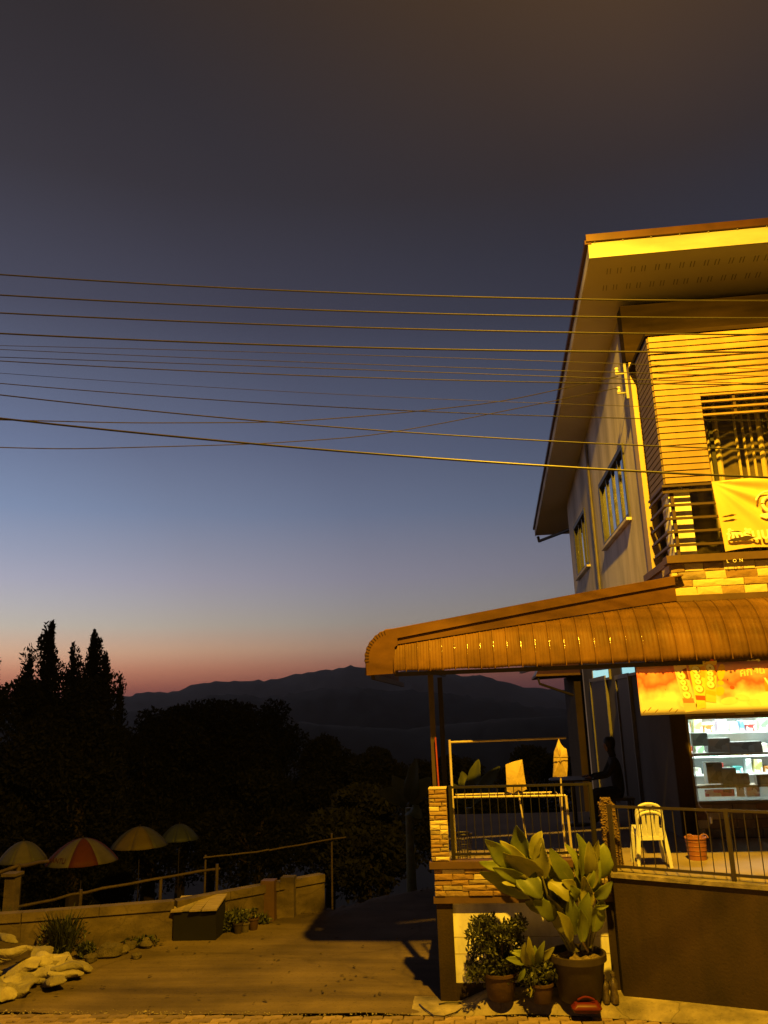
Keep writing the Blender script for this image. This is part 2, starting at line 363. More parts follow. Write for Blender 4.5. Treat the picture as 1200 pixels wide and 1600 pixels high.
for i in range(len(rad)-2):
    for k in range(NA):
        a = 1+i*NA+k; c = 1+i*NA+(k+1) % NA; fs.append((a, a+NA, c+NA, c))
struct(b.add(vs_, fs).build('ground', M_SOIL, smooth=True))
# concrete drive in front of the low wall and falling away beside the house
b = MB()
def drv(u, v):
    x = lerp(-16, 1.6, u); y0 = 10.02+.02*math.sin(x*3.1)+.015*math.sin(x*7.7); y1 = max(y0+.3, interp(x, WALLPTS)-.02)
    if x > -2.94: y1 = lerp(14.98, 19, min(1, (x+2.94)/.8))
    y = lerp(y0, y1, v); z = tz(x, y)+.006
    return (x, y, z+.012*math.sin(x*1.3+y))
struct(b.grid(drv, 80, 40).build('driveway', M_CONC, smooth=True))
b = MB().grid(lambda u, v: (lerp(-60, 60, u), lerp(-6, 9.0, v), -.02+rise(lerp(-60, 60, u))), 60, 4)
struct(b.build('road', mat('road_concrete', (.36, .31, .24), .85, (.26, .22, .17), .8, 7, .3)))
# paved strip along the road
def pave_z(x): return rise(x)
b = MB().grid(lambda u, v: (lerp(-16, 12, u), lerp(8.9, 10.03, v), pave_z(lerp(-16, 12, u))-.03), 56, 1)
pav = struct(b.build('pavement', M_JOINT))
pm = []
def paver_mesh():
    # zigzag interlocking block, 0.22 x 0.11 m
    l, w, k = .222, .112, .016
    out_ = [(-l/2, -w/2), (-l/4, -w/2-k), (0, -w/2), (l/4, -w/2+k), (l/2, -w/2), (l/2, w/2), (l/4, w/2+k), (0, w/2), (-l/4, w/2-k), (-l/2, w/2)]
    mb = MB(); n = len(out_); g = .93
    mb.add([(x*.985, y*.97, -.03) for x, y in out_]+[(x*.985, y*.97, 0) for x, y in out_]+[(x*g, y*.86, .008) for x, y in out_],
           [(i, (i+1) % n, (i+1) % n+n, i+n) for i in range(n)]+[(i+n, (i+1) % n+n, (i+1) % n+2*n, i+2*n) for i in range(n)]+[tuple(range(2*n, 3*n))])
    return mb
pme = mesh_only(paver_mesh(), 'paver', M_PAVER)
rest = MB(); cnt = 0; base = paver_mesh()
for r in range(9):
    y = 9.93-r*.117
    for c in range(-62, 46):
        x = c*.228+(.114 if r % 2 else 0)
        if x < -14 or x > 10: continue
        near = (r < 5 and -5.9 < x < 4.4)
        z = pave_z(x)+RNG.normal()*.003
        if near and cnt < 298:
            o = inst('paver', pme, pav, (x, y, z), (RNG.normal()*.01, RNG.normal()*.01-math.atan(.118)*(x > 1.35), RNG.normal()*.02)); cnt += 1
        else:
            o_ = len(rest.v); rest.v += [(v[0]+x, v[1]+y, v[2]+z) for v in base.v]; rest.f += [tuple(i+o_ for i in f) for f in base.f]
tag(rest.build('pavers', M_PAVER, pav, fix=False), None, None, kind='stuff')
# broken concrete edge between pavement and house
def pad(u, v):
    x = lerp(-.95, 7, u); y = lerp(9.985+.02*math.sin(x*5)+.03*math.sin(x*2.2+1)-(.42 if x > 2 else .21*max(0, x-1.0)), 10.6, v)
    if x > 1.3: y = lerp(10.0-.55*max(0, x-1.2)+.02*math.sin(x*6), 10.6, v)
    hz = .135*min(1, max(0, (x+.42)/.35))*min(1, v/.22)*max(0, 1-max(0, x-1.0)/2.2)
    return (x, y, rise(x)+.012+hz+.01*math.sin(x*4+y*9)*math.sin(y*5))
struct(MB().grid(pad, 110, 20).build('sidewalk_apron', M_PAD, smooth=True))

# ------------------------------------------------------------------ far hills
def ridge(name, prof, D, depth, m, seed, base=-80, rough=8.):
    rg_ = np.random.default_rng(seed); mb = MB(); xs = np.linspace(-500, 2000, 300); ph = rg_.uniform(0, 6.28, 12)
    def fn(u, v):
        px = lerp(-500, 2000, u); py = interp(px, prof)
        p = at(px, py, D); hgt = p.z-base
        w = max(0., 1-abs(v*2-1)**1.6)
        n = sum(math.sin(px*.011*(k+1)*1.37+ph[k]+v*3*(k+1))/(k+1.5) for k in range(10))
        d = Vector((p.x, p.y, 0)).normalized(); q = Vector((p.x, p.y, 0))+d*depth*(v-.5)
        return (q.x, q.y, base+hgt*w+n*rough*(w**.5)*(1 if abs(v-.5) > .02 else .12)+rg_.normal()*rough*.2)
    return struct(mb.grid(fn, 260, 22).build(name, m, smooth=True))
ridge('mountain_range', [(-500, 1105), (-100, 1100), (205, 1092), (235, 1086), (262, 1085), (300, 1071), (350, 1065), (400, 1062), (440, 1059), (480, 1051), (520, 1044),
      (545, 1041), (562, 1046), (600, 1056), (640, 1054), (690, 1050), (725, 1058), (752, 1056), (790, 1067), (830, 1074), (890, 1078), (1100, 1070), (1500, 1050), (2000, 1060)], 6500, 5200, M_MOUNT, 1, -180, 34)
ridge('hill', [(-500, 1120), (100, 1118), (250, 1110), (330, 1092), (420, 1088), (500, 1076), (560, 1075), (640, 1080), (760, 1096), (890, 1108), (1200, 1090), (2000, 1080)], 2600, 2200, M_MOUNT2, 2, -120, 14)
ridge('hill', [(-500, 1130), (200, 1132), (450, 1128), (520, 1134), (640, 1138), (760, 1128), (890, 1116), (1200, 1105), (2000, 1100)], 900, 800, M_MOUNT2, 3, -75, 3)

# ------------------------------------------------------------------ the house
def onX(x, y, X):
    d = fw + RR*(x-W/2)/F - UU*(y-H/2)/F
    return Vector(CP + d*(X/d[0]))
HX = 2.8; XR = 10.5
def zs(Y): return 9.75-.111*(Y-12.8)
house = thing('house', 'two storey house with slatted balcony, grey side wall and low sloping roof', 'house', (HX, 12.6, 0))
WY = [(13.72, 16.45, 6.40, 7.70), (18.8, 20.9, 6.46, 7.78)]
MB().box((HX, 12.6, -3), (HX+.2, 21.8, 4.598)).build('lower_wall', mat('lower_wall_dark', (.11, .09, .07), .85, (.08, .065, .05), 1.2, 6), house)  # ground floor stretch of the side wall, toned darker than above
b = MB()
b.box((HX, 12.6, 4.6), (HX+.2, 21.8, 6.40))
prev = 12.6
for (y0, y1, z0, z1) in WY:
    b.box((HX, prev, 6.40), (HX+.2, y0, 7.80)); prev = y1
    b.box((HX, y0, z1), (HX+.2, y1, 7.80))
    if z0 > 6.401: b.box((HX, y0, 6.40), (HX+.2, y1, z0))
b.box((HX, prev, 6.40), (HX+.2, 21.8, 7.80))
b.prism([(HX, 12.6, 7.8), (HX, 21.8, 7.8), (HX, 21.8, zs(21.8)), (HX, 12.6, zs(12.6))], (.2, 0, 0))
b.box((HX, 21.8, -3), (XR, 22.0, 8.7)); b.box((XR-.2, 12.6, -3), (XR, 21.8, 8.7))
b.build('wall', M_GREYWALL, house)
# upper front wall with the sliding door opening
b = MB(); DX0, DX1, DZ1 = 3.42, 6.6, 7.85
b.box((HX+.2, 12.6, 5.1), (DX0, 12.8, 9.7)); b.box((DX0, 12.6, DZ1), (XR, 12.8, 9.7)); b.box((DX1, 12.6, 5.1), (XR, 12.8, DZ1))
b.build('front_wall', M_DARKWALL, house)
b = MB(); b.box((HX+.2, 12.95, 5.0), (XR-.2, 21.8, 5.08)); b.box((HX+.2, 15.6, 5.08), (XR-.2, 15.7, 8.8)); b.build('inner_floor', M_DARKWALL, house)
# downpipe and seam line on the side wall
MB().tube([(HX-.05, 17.4, 4.3), (HX-.05, 17.4, 8.95)], .035, 10).build('downpipe', mat('pipe_grey', (.16, .14, .12), .5, None, 4), house, True)
# side windows
def side_window(y0, y1, z0, z1, n):
    fr = MB(); f = .07; x0, x1 = HX-.03, HX+.09
    fr.box((x0, y0-.02, z0-.02), (x1, y1+.02, z0+f)); fr.box((x0, y0-.02, z1-f), (x1, y1+.02, z1+.02))
    fr.box((x0, y0-.02, z0+f), (x1, y0+f, z1-f)); fr.box((x0, y1-f, z0+f), (x1, y1+.02, z1-f))
    w = fr.build('window', M_FRAME, house)
    MB().box((HX-.09, y0-.06, z0-.07), (HX+.02, y1+.06, z0-.022)).build('sill', M_GREYWALL, w)
    st = (y1-y0-2*f)/n
    for k in range(n):
        a = y0+f+k*st
        if k: MB().box((x0+.03, a-.03, z0+f), (x1-.01, a+.03, z1-f)).build('mullion', M_FRAME, w)
        p0 = a+(.03 if k else 0); p1 = a+st-(.03 if k < n-1 else 0)
        MB().box((HX+.03, p0, z0+f), (HX+.036, p1, z1-f)).build('pane', M_GLASS, w)
    c = MB().grid(lambda u, v: (HX+.17+.02*math.sin(u*46), lerp(y0+.05, y1-.05, u), lerp(z0+.02, z1-.02, v)), 90, 1)
    c.build('curtain', M_LCURT, w, True)
side_window(*WY[0], 4); side_window(*WY[1], 3)
MB().box((HX+.6, 12.9, 5.1), (HX+.7, 21.7, 8.6)).build('inner_wall', M_DARKWALL, house)
# roof: soffit, white fascia, metal cap
RX0, RY0, RY1 = 2.10, 11.25, 24.8
rf = MB().prism([(RX0+.06, RY0+.05, zs(RY0)+.03), (XR+.8, RY0+.05, zs(RY0)+.03), (XR+.8, RY1, zs(RY1)+.03), (RX0+.06, RY1, zs(RY1)+.03)], (0, 0, .12)).build('roof', M_ROOF, house)
nb = 6
for k in range(nb):                       # soffit boards
    ya = lerp(RY0+.03, RY1-.02, k/nb); yb = lerp(RY0+.03, RY1-.02, (k+1)/nb)-.006
    MB().prism([(RX0+.02, ya, zs(ya)), (XR+.78, ya, zs(ya)), (XR+.78, yb, zs(yb)), (RX0+.02, yb, zs(yb))], (0, 0, .025)).build('soffit_panel', M_SOFFIT, rf)
MB().prism([(RX0, RY0, zs(RY0)-.02), (RX0, RY0-.03, zs(RY0)-.02), (RX0, RY0-.05, zs(RY0)+.22), (RX0, RY0, zs(RY0)+.22)], (9.2, 0, 0)).build('fascia', M_FASC, rf)
MB().prism([(RX0-.03, RY0+.2, zs(RY0)+.235), (RX0-.03, RY0-.09, zs(RY0)+.235), (RX0-.03, RY0-.10, zs(RY0)+.345), (RX0-.03, RY0+.2, zs(RY0)+.36)], (9.3, 0, 0)).build('metal_cap', M_ROOF, rf)
MB().prism([(RX0, RY0, zs(RY0)-.01), (RX0, RY1, zs(RY1)-.01), (RX0, RY1, zs(RY1)+.2), (RX0, RY0, zs(RY0)+.2)], (.02, 0, 0)).build('side_fascia', M_GREYWALL, rf)
MB().prism([(RX0-.05, RY0-.06, zs(RY0)+.2), (RX0-.05, RY1+.04, zs(RY1)+.2), (RX0-.05, RY1+.04, zs(RY1)+.27), (RX0-.05, RY0-.06, zs(RY0)+.27)], (.10, 0, 0)).build('edge_cap', M_ROOF, rf)
vb = MB()                                 # vent slots in pairs
for k in range(26):
    x = RX0+.32+k*.37
    for Y in (11.55, 11.98):
        for g in (0, .05, .16, .21):
            vb.bar((x+g, Y, zs(Y)-.004), (x+g+.01, Y+.14, zs(Y+.14)-.004), .012, .006)
tag(vb.build('vent_slots', mat('slot_shade', (.34, .30, .23), .9, None, 5), rf), None, None, kind='stuff')
# screws along the cap
sm = mesh_only(MB().lathe([(0, .012), (.012, .008), (.016, 0)], n=6), 'screw', M_ALU)
for k in range(10):
    inst('screw', sm, rf, (RX0+.1+k*.42, RY0-.058, zs(RY0)+.228), (math.pi/2, 0, 0))
# rear gutter outlet
MB().tube([(RX0+.08, RY1-.1, zs(RY1)-.05), (RX0+.1, RY1-.12, zs(RY1)-.2), (HX+.3, 22.2, zs(RY1)-.32), (HX+.3, 22.08, zs(RY1)-.5), (HX+.3, 22.08, 2)], .045, 8).build('gutter_pipe', M_DARK, house, True)
# balcony: frame, post, beam
MB().box((2.70, 12.28, 8.62), (XR, 12.58, 9.60)).build('beam', M_BEAM, house)
MB().box((2.74, 12.30, 5.18), (2.90, 12.58, 8.617)).build('post', M_POSTY, house)
slab = MB().box((2.70, 10.98, 4.66), (XR, 12.597, 5.10)).build('balcony_slab', M_DARKWALL, house)
MB().box((2.62, 10.86, 5.10), (XR, 11.10, 5.20)).build('ledge', M_BROWN2, slab)
MB().box((2.62, 10.86, 4.58), (XR, 11.10, 4.66)).build('ledge', M_BROWN2, slab)
MB().box((2.66, 11.103, 5.10), (2.76, 12.6, 5.20)).build('ledge', M_BROWN2, slab)

def stone_piece(mb, x0, x1, z0, z1, y, d, axis='y', j=.004):
    """one hewn stone: a bulged, chamfered block whose face looks towards -Y"""
    r = lambda: RNG.uniform(-j, j); c = .008
    A = [(x0, y, z0), (x1, y, z0), (x1, y, z1), (x0, y, z1)]
    B = [(x0+r(), y-d+.006+r(), z0+r()), (x1+r(), y-d+.006+r(), z0+r()), (x1+r(), y-d+.006+r(), z1+r()), (x0+r(), y-d+.006+r(), z1+r())]
    C_ = [(x0+c, y-d+r(), z0+c), (x1-c, y-d+r(), z0+c), (x1-c, y-d+r(), z1-c), (x0+c, y-d+r(), z1-c)]
    xm = (x0+x1)/2+r()*4; D = [(xm, y-d-.005+r(), (z0+z1)/2)]
    fs = []
    for o, p in ((0, 4), (4, 8)):
        for i in range(4): fs.append((o+i, o+(i+1) % 4, p+(i+1) % 4, p+i))
    fs += [(8+i, 8+(i+1) % 4, 12) for i in range(4)]
    mb.add(A+B+C_+D, fs)
def stone_panel(parent, x0, x1, z0, z1, y, rows, wmin, wmax, d=.03, weights=(4, 4, 3, 2), gap=.005):
    hs = np.cumsum([0]+[1+RNG.uniform(-.15, .15) for _ in range(rows)]); hs = hs/hs[-1]*(z1-z0)
    for r in range(rows):
        x = x0-(RNG.uniform(0, wmin) if rows < 8 else 0)
        while x < x1-.03:
            w = RNG.uniform(wmin, wmax); xa = max(x, x0); xb = min(x+w, x1)
            if x1-xb < .06: xb = x1
            if xb-xa > .02:
                mb = MB(); stone_piece(mb, xa+gap/2, xb-gap/2, z0+hs[r]+gap/2, z0+hs[r+1]-gap/2, y, d+RNG.uniform(-.006, .008))
                mb.build('stone', random.choices(M_STONE, weights)[0], parent)
            x = xb if xb == x1 else x+w
stone_panel(slab, 2.675, 5.6, 4.662, 5.098, 10.98, 4, .24, .42, .035, (5, 4, 2, 1))
# end faces of the band
for k in range(4):
    MB().box((2.665, 10.985, 4.665+k*.109), (2.70, 11.4, 4.665+k*.109+.102)).build('stone', M_STONE[k % 3], slab)

# slatted screen
SY = 11.0; pitch = .0922
scr = thing('slatted_screen', 'yellow lit timber slat screen round the balcony opening', 'screen', (2.76, SY, 6.2))
sl = {}
def slat(x0, x1, z, gap):
    key = (round(x0, 3), round(x1, 3), gap)
    if key not in sl: sl[key] = mesh_only(MB().box((0, 0, 0), (x1-x0, .022, pitch-gap)), 'slat', M_SLAT)
    inst('slat', sl[key], scr, (x0, SY+RNG.normal()*.0012, z), (0, RNG.normal()*.0008, 0))
top = 8.44
for k in range(24):
    z = top-(k+1)*pitch
    g = .030 if 3 <= k <= 7 else .017
    if z > 7.48: slat(2.76, 6.8, z, g)
    else: slat(2.76, 3.375, z, g); slat(5.9, 6.8, z, g)
lvm = mesh_only(MB().box((0, 0, 0), (5.9-3.378, .05, .026)), 'louvre', M_SLAT)
for k in range(4): inst('louvre', lvm, scr, (3.378, SY, top-(10+k)*pitch-.045-.006*k))
for x in (2.80, 3.35, 3.83, 4.6, 5.3, 5.95):
    MB().box((x-.02, SY+.024, 6.18 if x < 3.4 or x > 5.8 else 7.16), (x+.02, SY+.064, 8.42)).build('batten', M_RAIL, scr)
# side screen
for k in range(24):
    z = top-(k+1)*pitch
    key = 'side'
    if key not in sl: sl[key] = mesh_only(MB().box((0, 0, 0), (.022, .84, pitch-.02)), 'slat', mat('dark_slat', (0.105, 0.07, 0.042), .6, None, 3, vary=.1))
    inst('slat', sl[key], scr, (2.74, SY+.03, z))
MB().box((2.77, 11.78, 6.2), (2.80, 11.82, 8.42)).build('batten', M_RAIL, scr)
MB().box((2.72, SY-.02, 8.44), (6.8, 12.28, 8.50)).build('top_board', M_BEAM, scr)
MB().box((2.86, SY+.066, top-8.6*pitch), (6.7, SY+.08, top-3.3*pitch)).build('backing_board', M_WHITE, scr)
# balcony railing
rail = thing('balcony_railing', 'dark brown horizontal bar railing of the upper balcony', 'railing', (2.76, 10.98, 5.2))
zz = [at(1080, y, SY).z for y in (767, 788, 809, 830, 851)]
rme = mesh_only(MB().box((0, -.02, -.016), (4.2, .02, .016)), 'rail', M_RAIL)
sme = mesh_only(MB().box((-.02, 0, -.016), (.02, .86, .016)), 'rail', M_RAIL)
for z in zz+[6.19]:
    inst('rail', rme, rail, (2.70, 11.0, z)); inst('rail', sme, rail, (2.72, 11.03, z))
pme2 = mesh_only(MB().box((-.022, -.02, 0), (.022, .02, 1.02)), 'post', M_RAIL)
for x in (2.83, 4.8, 6.7): inst('post', pme2, rail, (x, 11.045, 5.2))
MB().box((2.80, 11.11, 5.12), (3.09, 11.5, 6.17)).build('parapet', M_WHITE, house)
# sliding door with curtain
sd = MB()
DY = 11.55; DA = 3.12; DZ2 = 8.4
for x in (DA, 3.60, 4.5, 5.5, DX1-.06): sd.box((x, DY, 5.12), (x+.05, DY+.06, DZ2))
sd.box((DA, DY-.002, DZ2-.06), (DX1, DY+.07, DZ2-.002)); sdo = sd.build('sliding_door', M_FRAME, house)
for x0, x1 in ((DA+.05, 3.60), (3.65, 4.5), (4.55, 5.5), (5.55, DX1-.06)):
    MB().box((x0, DY+.025, 5.12), (x1, DY+.031, DZ2-.06)).build('pane', M_CLEAR, sdo)
MB().grid(lambda u, v: (lerp(DA, DX1, u), DY+.24+.03*math.sin(u*70)+.015*math.sin(u*41+1), lerp(5.12, DZ2, v)), 300, 1).build('curtain', mat('dark_curtain', (.17, .13, .05), .9, (.11, .08, .03), 3), sdo, True)
for xc in (1113, 1127, 1158, 1170, 1182, 1196, 1212, 1226, 1250, 1264):  # light on the pleat edges painted as pale strips over the dark curtain
    x = at(xc, 730, DY+.15).x; w_ = .02+.02*((xc*7) % 3)/2
    MB().grid(lambda u, v: (x-w_+2*w_*u, DY+.17-.03*math.sin(math.pi*u), lerp(5.12, DZ2, v)), 6, 1).build('lit_pleat', M_LITPLEAT, sdo, True)
# vinyl banner tied to the railing
BN0 = at(1112, 752, 10.93); BN1 = at(1135, 862, 10.93)
vb_ = thing('vinyl_banner', 'creased yellow vinyl banner with white lettering tied to the balcony railing', 'banner', (BN0.x, 10.93, BN1.z))
def bn(u, v):
    x = lerp(lerp(BN0.x, BN1.x-.02, v), 5.6, u); z = lerp(BN0.z+.05*u, BN1.z+.03*math.sin(u*9)+.05*u, v)
    dx = x-BN0.x; dz = BN0.z-z; an = math.atan2(dz, dx+.02); rr = math.hypot(dx, dz)
    w = math.exp(-max(0, an-.75)*4)
    y = 10.93-.035*min(1, rr*1.6)*w*math.sin(an*17+.5)*math.exp(-rr*.35)-.012*math.sin(x*7+z*4)-.015*v
    return (x, y, z)
MB().grid(bn, 120, 50).build('sheet', mat('vinyl_yellow', (0.612, 0.425, 0.17), .5, (0.527, 0.34, 0.1275), 1.8), vb_, True)
M_LET = mat('white_print', (.90, .86, .74), .5, None, 3)
lo = at(1137, 846, 10.86)
text_mesh('lettering', 'ข้งรันนา', .20, M_LET, vb_, (lo.x, 10.865, lo.z), (1, -.0, .035), (-.05, 0, 1), bold=.006)
lo = at(1135, 876, 10.86)
text_mesh('lettering', 'L   O  N', .06, M_LET, vb_, (lo.x, 10.858, lo.z-.03), (1, 0, .03), (0, 0, 1))
# the big curl
cc = at(1199, 786, 10.87); pts = []
for i in range(60):
    t = i/59; a = math.radians(165-t*620); r = .30-.24*t if t < .9 else .085
    pts.append((cc.x+.02+r*.62*math.cos(a)+.02, 10.868, cc.z+r*.62*math.sin(a)*.95))
MB().tube(pts, [.012+.012*math.sin(i/59*3.1) for i in range(60)], 6).build('lettering', M_LET, vb_, True)
c2 = at(1197, 806, 10.87)
MB().lathe([(0, -.003), (.05, -.002), (.055, 0), (.05, .002), (0, .003)], (0, 0, 0), 16).v
dot = MB().prism([(c2.x+.07*math.cos(t)+.02*math.sin(2*t), 10.868, c2.z+.035*math.sin(t)) for t in np.linspace(0, 2*math.pi, 17)[:-1]], (0, .004, 0)); dot.build('lettering', M_LET, vb_)
M_TEAR = mat('torn_edge_dark', (.05, .03, .02), .9, None, 5)
for (x0, y0, x1, y1, w) in ((1128, 808, 1151, 804, .035), (1137, 845, 1182, 839, .07), (1140, 830, 1160, 831, .02)):
    p = at(x0, y0, 10.862); q_ = at(x1, y1, 10.862); n = 8; up_ = []; dn = []
    for i in range(n+1):
        t = i/n; c = p.lerp(q_, t); h = w/2*math.sin(math.pi*t)*(1+.3*math.sin(t*11))
        up_.append((c.x, 10.862, c.z+h)); dn.append((c.x, 10.862, c.z-h*.8))
    MB().prism(up_[:-1]+[up_[-1]]+dn[::-1][1:-1], (0, .003, 0)).build('tear', M_TEAR, vb_)

# insulator bracket on the corner of the house
ib = thing('insulator_bracket', 'small steel bracket with white insulators at the house corner under the eave', 'bracket', (2.62, 12.35, 8.1))
MB().box((2.66, 12.33, 8.02), (2.70, 12.37, 8.62)).build('backplate', M_ALU, ib)
for z in (8.12, 8.45):
    MB().box((2.52, 12.335, z-.01), (2.66, 12.365, z+.01)).build('arm', M_ALU, ib)
    MB().lathe([(.0, -.05), (.03, -.045), (.035, -.02), (.022, 0), (.035, .02), (.03, .045), (0, .05)], (2.55, 12.35, z+.06), 12).build('insulator', M_FASC, ib, True)
MB().tube([(2.55, 12.35, 8.5), (2.60, 12.33, 8.62), (2.66, 12.34, 8.56), (2.67, 12.34, 8.2), (2.62, 12.34, 8.05)], .008, 6).build('lead', M_WIRE, ib, True)

# ------------------------------------------------------------------ the terrace
TZ = 1.40; TF = 10.45
BW0 = Vector((1.44, 10.25, 0)); BWd = Vector((1.48, -.76, 0)).normalized()
BW1 = BW0+BWd*6.0
ter = thing('terrace', 'raised terrace base with stone band, white panel and brown columns', 'terrace', (-.63, TF, 0))
MB().prism([(-.60, TF+.12, 1.28), (1.45, TF+.12, 1.28), (BW0.x, BW0.y+.17, 1.28), (BW1.x, BW1.y+.17, 1.28), (9, 8, 1.28), (XR, 12.6, 1.28), (3.0, 12.6, 1.28), (2.795, 12.6, 1.28), (2.795, 15.8, 1.28), (-.60, 15.8, 1.28)], (0, 0, .12)).build('floor_slab', M_FLOOR, ter)
MB().box((-.44, TF+.03, .19), (1.42, TF+.10, 1.06)).build('white_panel', M_WHITE, ter)
for z in (.50, .68): MB().box((-.44, TF+.027, z), (1.42, TF+.032, z+.005)).build('panel_joint', mat('joint_line', (.45, .38, .27), .8, None, 6), ter)
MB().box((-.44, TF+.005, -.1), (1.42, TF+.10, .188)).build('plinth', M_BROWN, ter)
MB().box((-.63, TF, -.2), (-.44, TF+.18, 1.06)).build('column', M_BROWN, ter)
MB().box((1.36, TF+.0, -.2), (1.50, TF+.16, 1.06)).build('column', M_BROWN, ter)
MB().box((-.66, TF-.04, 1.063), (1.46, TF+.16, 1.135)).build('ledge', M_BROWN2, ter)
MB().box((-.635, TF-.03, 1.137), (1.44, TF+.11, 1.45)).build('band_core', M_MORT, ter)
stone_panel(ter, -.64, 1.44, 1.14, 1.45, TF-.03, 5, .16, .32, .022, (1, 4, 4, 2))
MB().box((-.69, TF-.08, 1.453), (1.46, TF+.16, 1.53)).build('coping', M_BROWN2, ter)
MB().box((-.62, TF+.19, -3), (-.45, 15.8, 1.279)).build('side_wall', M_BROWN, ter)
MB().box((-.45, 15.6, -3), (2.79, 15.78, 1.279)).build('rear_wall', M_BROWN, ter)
sp = thing('stone_pillar', 'pillar of thin stacked yellow stone at the left end of the terrace', 'pillar', (-.56, TF+.05, 1.53))
MB().box((-.655, TF-.02, 1.531), (-.455, TF+.17, 2.36)).build('core', M_MORT, sp)
zc = 1.535
while zc < 2.33:
    h = RNG.uniform(.035, .062); x = -.665
    cut = RNG.uniform(-.62, -.5) if RNG.random() < .6 else -.445
    for xa, xb in ((x, cut), (cut, -.445)):
        if xb-xa > .03:
            mb = MB(); stone_piece(mb, xa+.002, xb-.002, zc+.002, min(zc+h, 2.365)-.002, TF-.02, .03+RNG.uniform(-.008, .01), j=.003); mb.build('stone', random.choices(M_STONE, (3, 4, 3, 2))[0], sp)
    zc += h
MB().box((-.665, TF-.045, 2.362), (-.445, TF+.175, 2.375)).build('cap', M_STONE[0], sp)
# second, pebble faced pillar beside the brown wall
pp = thing('pebble_pillar', 'short leaning pillar faced with rough pebbles beside the brown wall railing', 'pillar', (1.52, 10.62, TZ))
b = MB(); P0 = at(962, 1335, 10.62); P1 = at(954, 1241, 10.62)
def pil(p, hw, hd): return [(p.x-hw, p.y-hd, p.z), (p.x+hw, p.y-hd, p.z), (p.x+hw, p.y+hd, p.z), (p.x-hw, p.y+hd, p.z)]
b.add(pil(Vector((1.53, 10.62, TZ)), .10, .08)+pil(Vector((1.50, 10.62, 2.12)), .085, .07)+[(1.45, 10.60, 2.2), (1.52, 10.60, 2.2), (1.52, 10.64, 2.2), (1.45, 10.64, 2.2)],
      [(3, 2, 1, 0)]+[(i, (i+1) % 4, (i+1) % 4+4, i+4) for i in range(4)]+[(i+4, (i+1) % 4+4, (i+1) % 4+8, i+8) for i in range(4)]+[(8, 9, 10, 11)])
b.build('core', M_MORT, pp)
b = MB()
for k in range(420):
    t = RNG.random(); z = TZ+.02+t*.78; hw = lerp(.10, .05 if t > .93 else .085, t); side = RNG.random() < .3
    cx = lerp(1.53, 1.49, t)
    c = (cx-hw, RNG.uniform(10.55, 10.69), z) if side else (cx+RNG.uniform(-hw, hw), 10.62-lerp(.08, .07, t), z)
    r = RNG.uniform(.008, .015); b.lathe([(0, -r*.8), (r, 0), (0, r*.8)], c, 5)
tag(b.build('pebbles', mat('pebble_brown', (.20, .12, .06), .8, (.12, .07, .035), 20), pp), None, None, kind='stuff')
# brown retaining wall
bw = thing('retaining_wall', 'tall plain dark brown plastered wall below the shop railing', 'wall', (BW0.x, BW0.y, 0))
nrm = Vector((BWd.y, -BWd.x, 0))
b = MB(); p = [BW0, BW1, BW1+Vector((0, .16, 0)), BW0+Vector((0, .16, 0))]
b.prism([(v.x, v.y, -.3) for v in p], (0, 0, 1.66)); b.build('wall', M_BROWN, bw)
q0 = BW0-BWd*.03+nrm*.03; q1 = BW1+nrm*.03
MB().prism([(q0.x, q0.y, 1.363), (q1.x, q1.y, 1.363), (q1.x, q1.y+.26, 1.363), (q0.x, q0.y+.26, 1.363)], (0, 0, .045)).build('coping', M_PAD, bw)
MB().prism([(BW0.x+.012, BW0.y+.162, -.3), (BW0.x+.13, BW0.y+.162, -.3), (BW0.x+.13, TF+.3, -.3), (BW0.x+.012, TF+.3, -.3)], (0, 0, 1.57)).build('return_wall', M_BROWN, bw)

def railing(name, label, p, q, z0, z1, spacing, posts, m=M_DARK):
    p = Vector(p); q = Vector(q); ln = (q-p).length; d = (q-p)/ln; ang = math.atan2(d.y, d.x)
    t = thing(name, label, 'railing', (p.x, p.y, z0))
    for z in (z1, z0+.06):
        MB().bar((p.x, p.y, z), (q.x, q.y, z), .028, .028).build('rail', m, t)
    bm_ = mesh_only(MB().box((-.0045, -.0045, 0), (.0045, .0045, z1-z0-.08)), 'bar', m)
    n = int(ln/spacing)
    for k in range(1, n+1):
        c = p+d*(k*spacing)
        if c.x > 5: break
        inst('bar', bm_, t, (c.x, c.y, z0+.065), (0, 0, ang))
    pm_ = mesh_only(MB().box((-.022, -.022, 0), (.022, .022, z1-z0+.02)), 'post', m)
    for s_ in posts:
        c = p+d*s_; inst('post', pm_, t, (c.x, c.y, z0), (0, 0, ang))
    return t
off = Vector((0, .09, 0))
railing('railing', 'dark iron railing on the brown wall in front of the shop', BW0+BWd*.02+off, BW1+off, 1.41, 2.13, .127, (0.03, 1.34, 2.8, 4.3))
railing('railing', 'thin iron railing between the stone pillar and the broad leaved plant', (-.42, TF+.06, 0), (1.32, TF+.06, 0), 1.533, 2.37, .10, (.02, 1.73), m=mat('rail_olive', (.012, .009, .005), .5, None, 8))

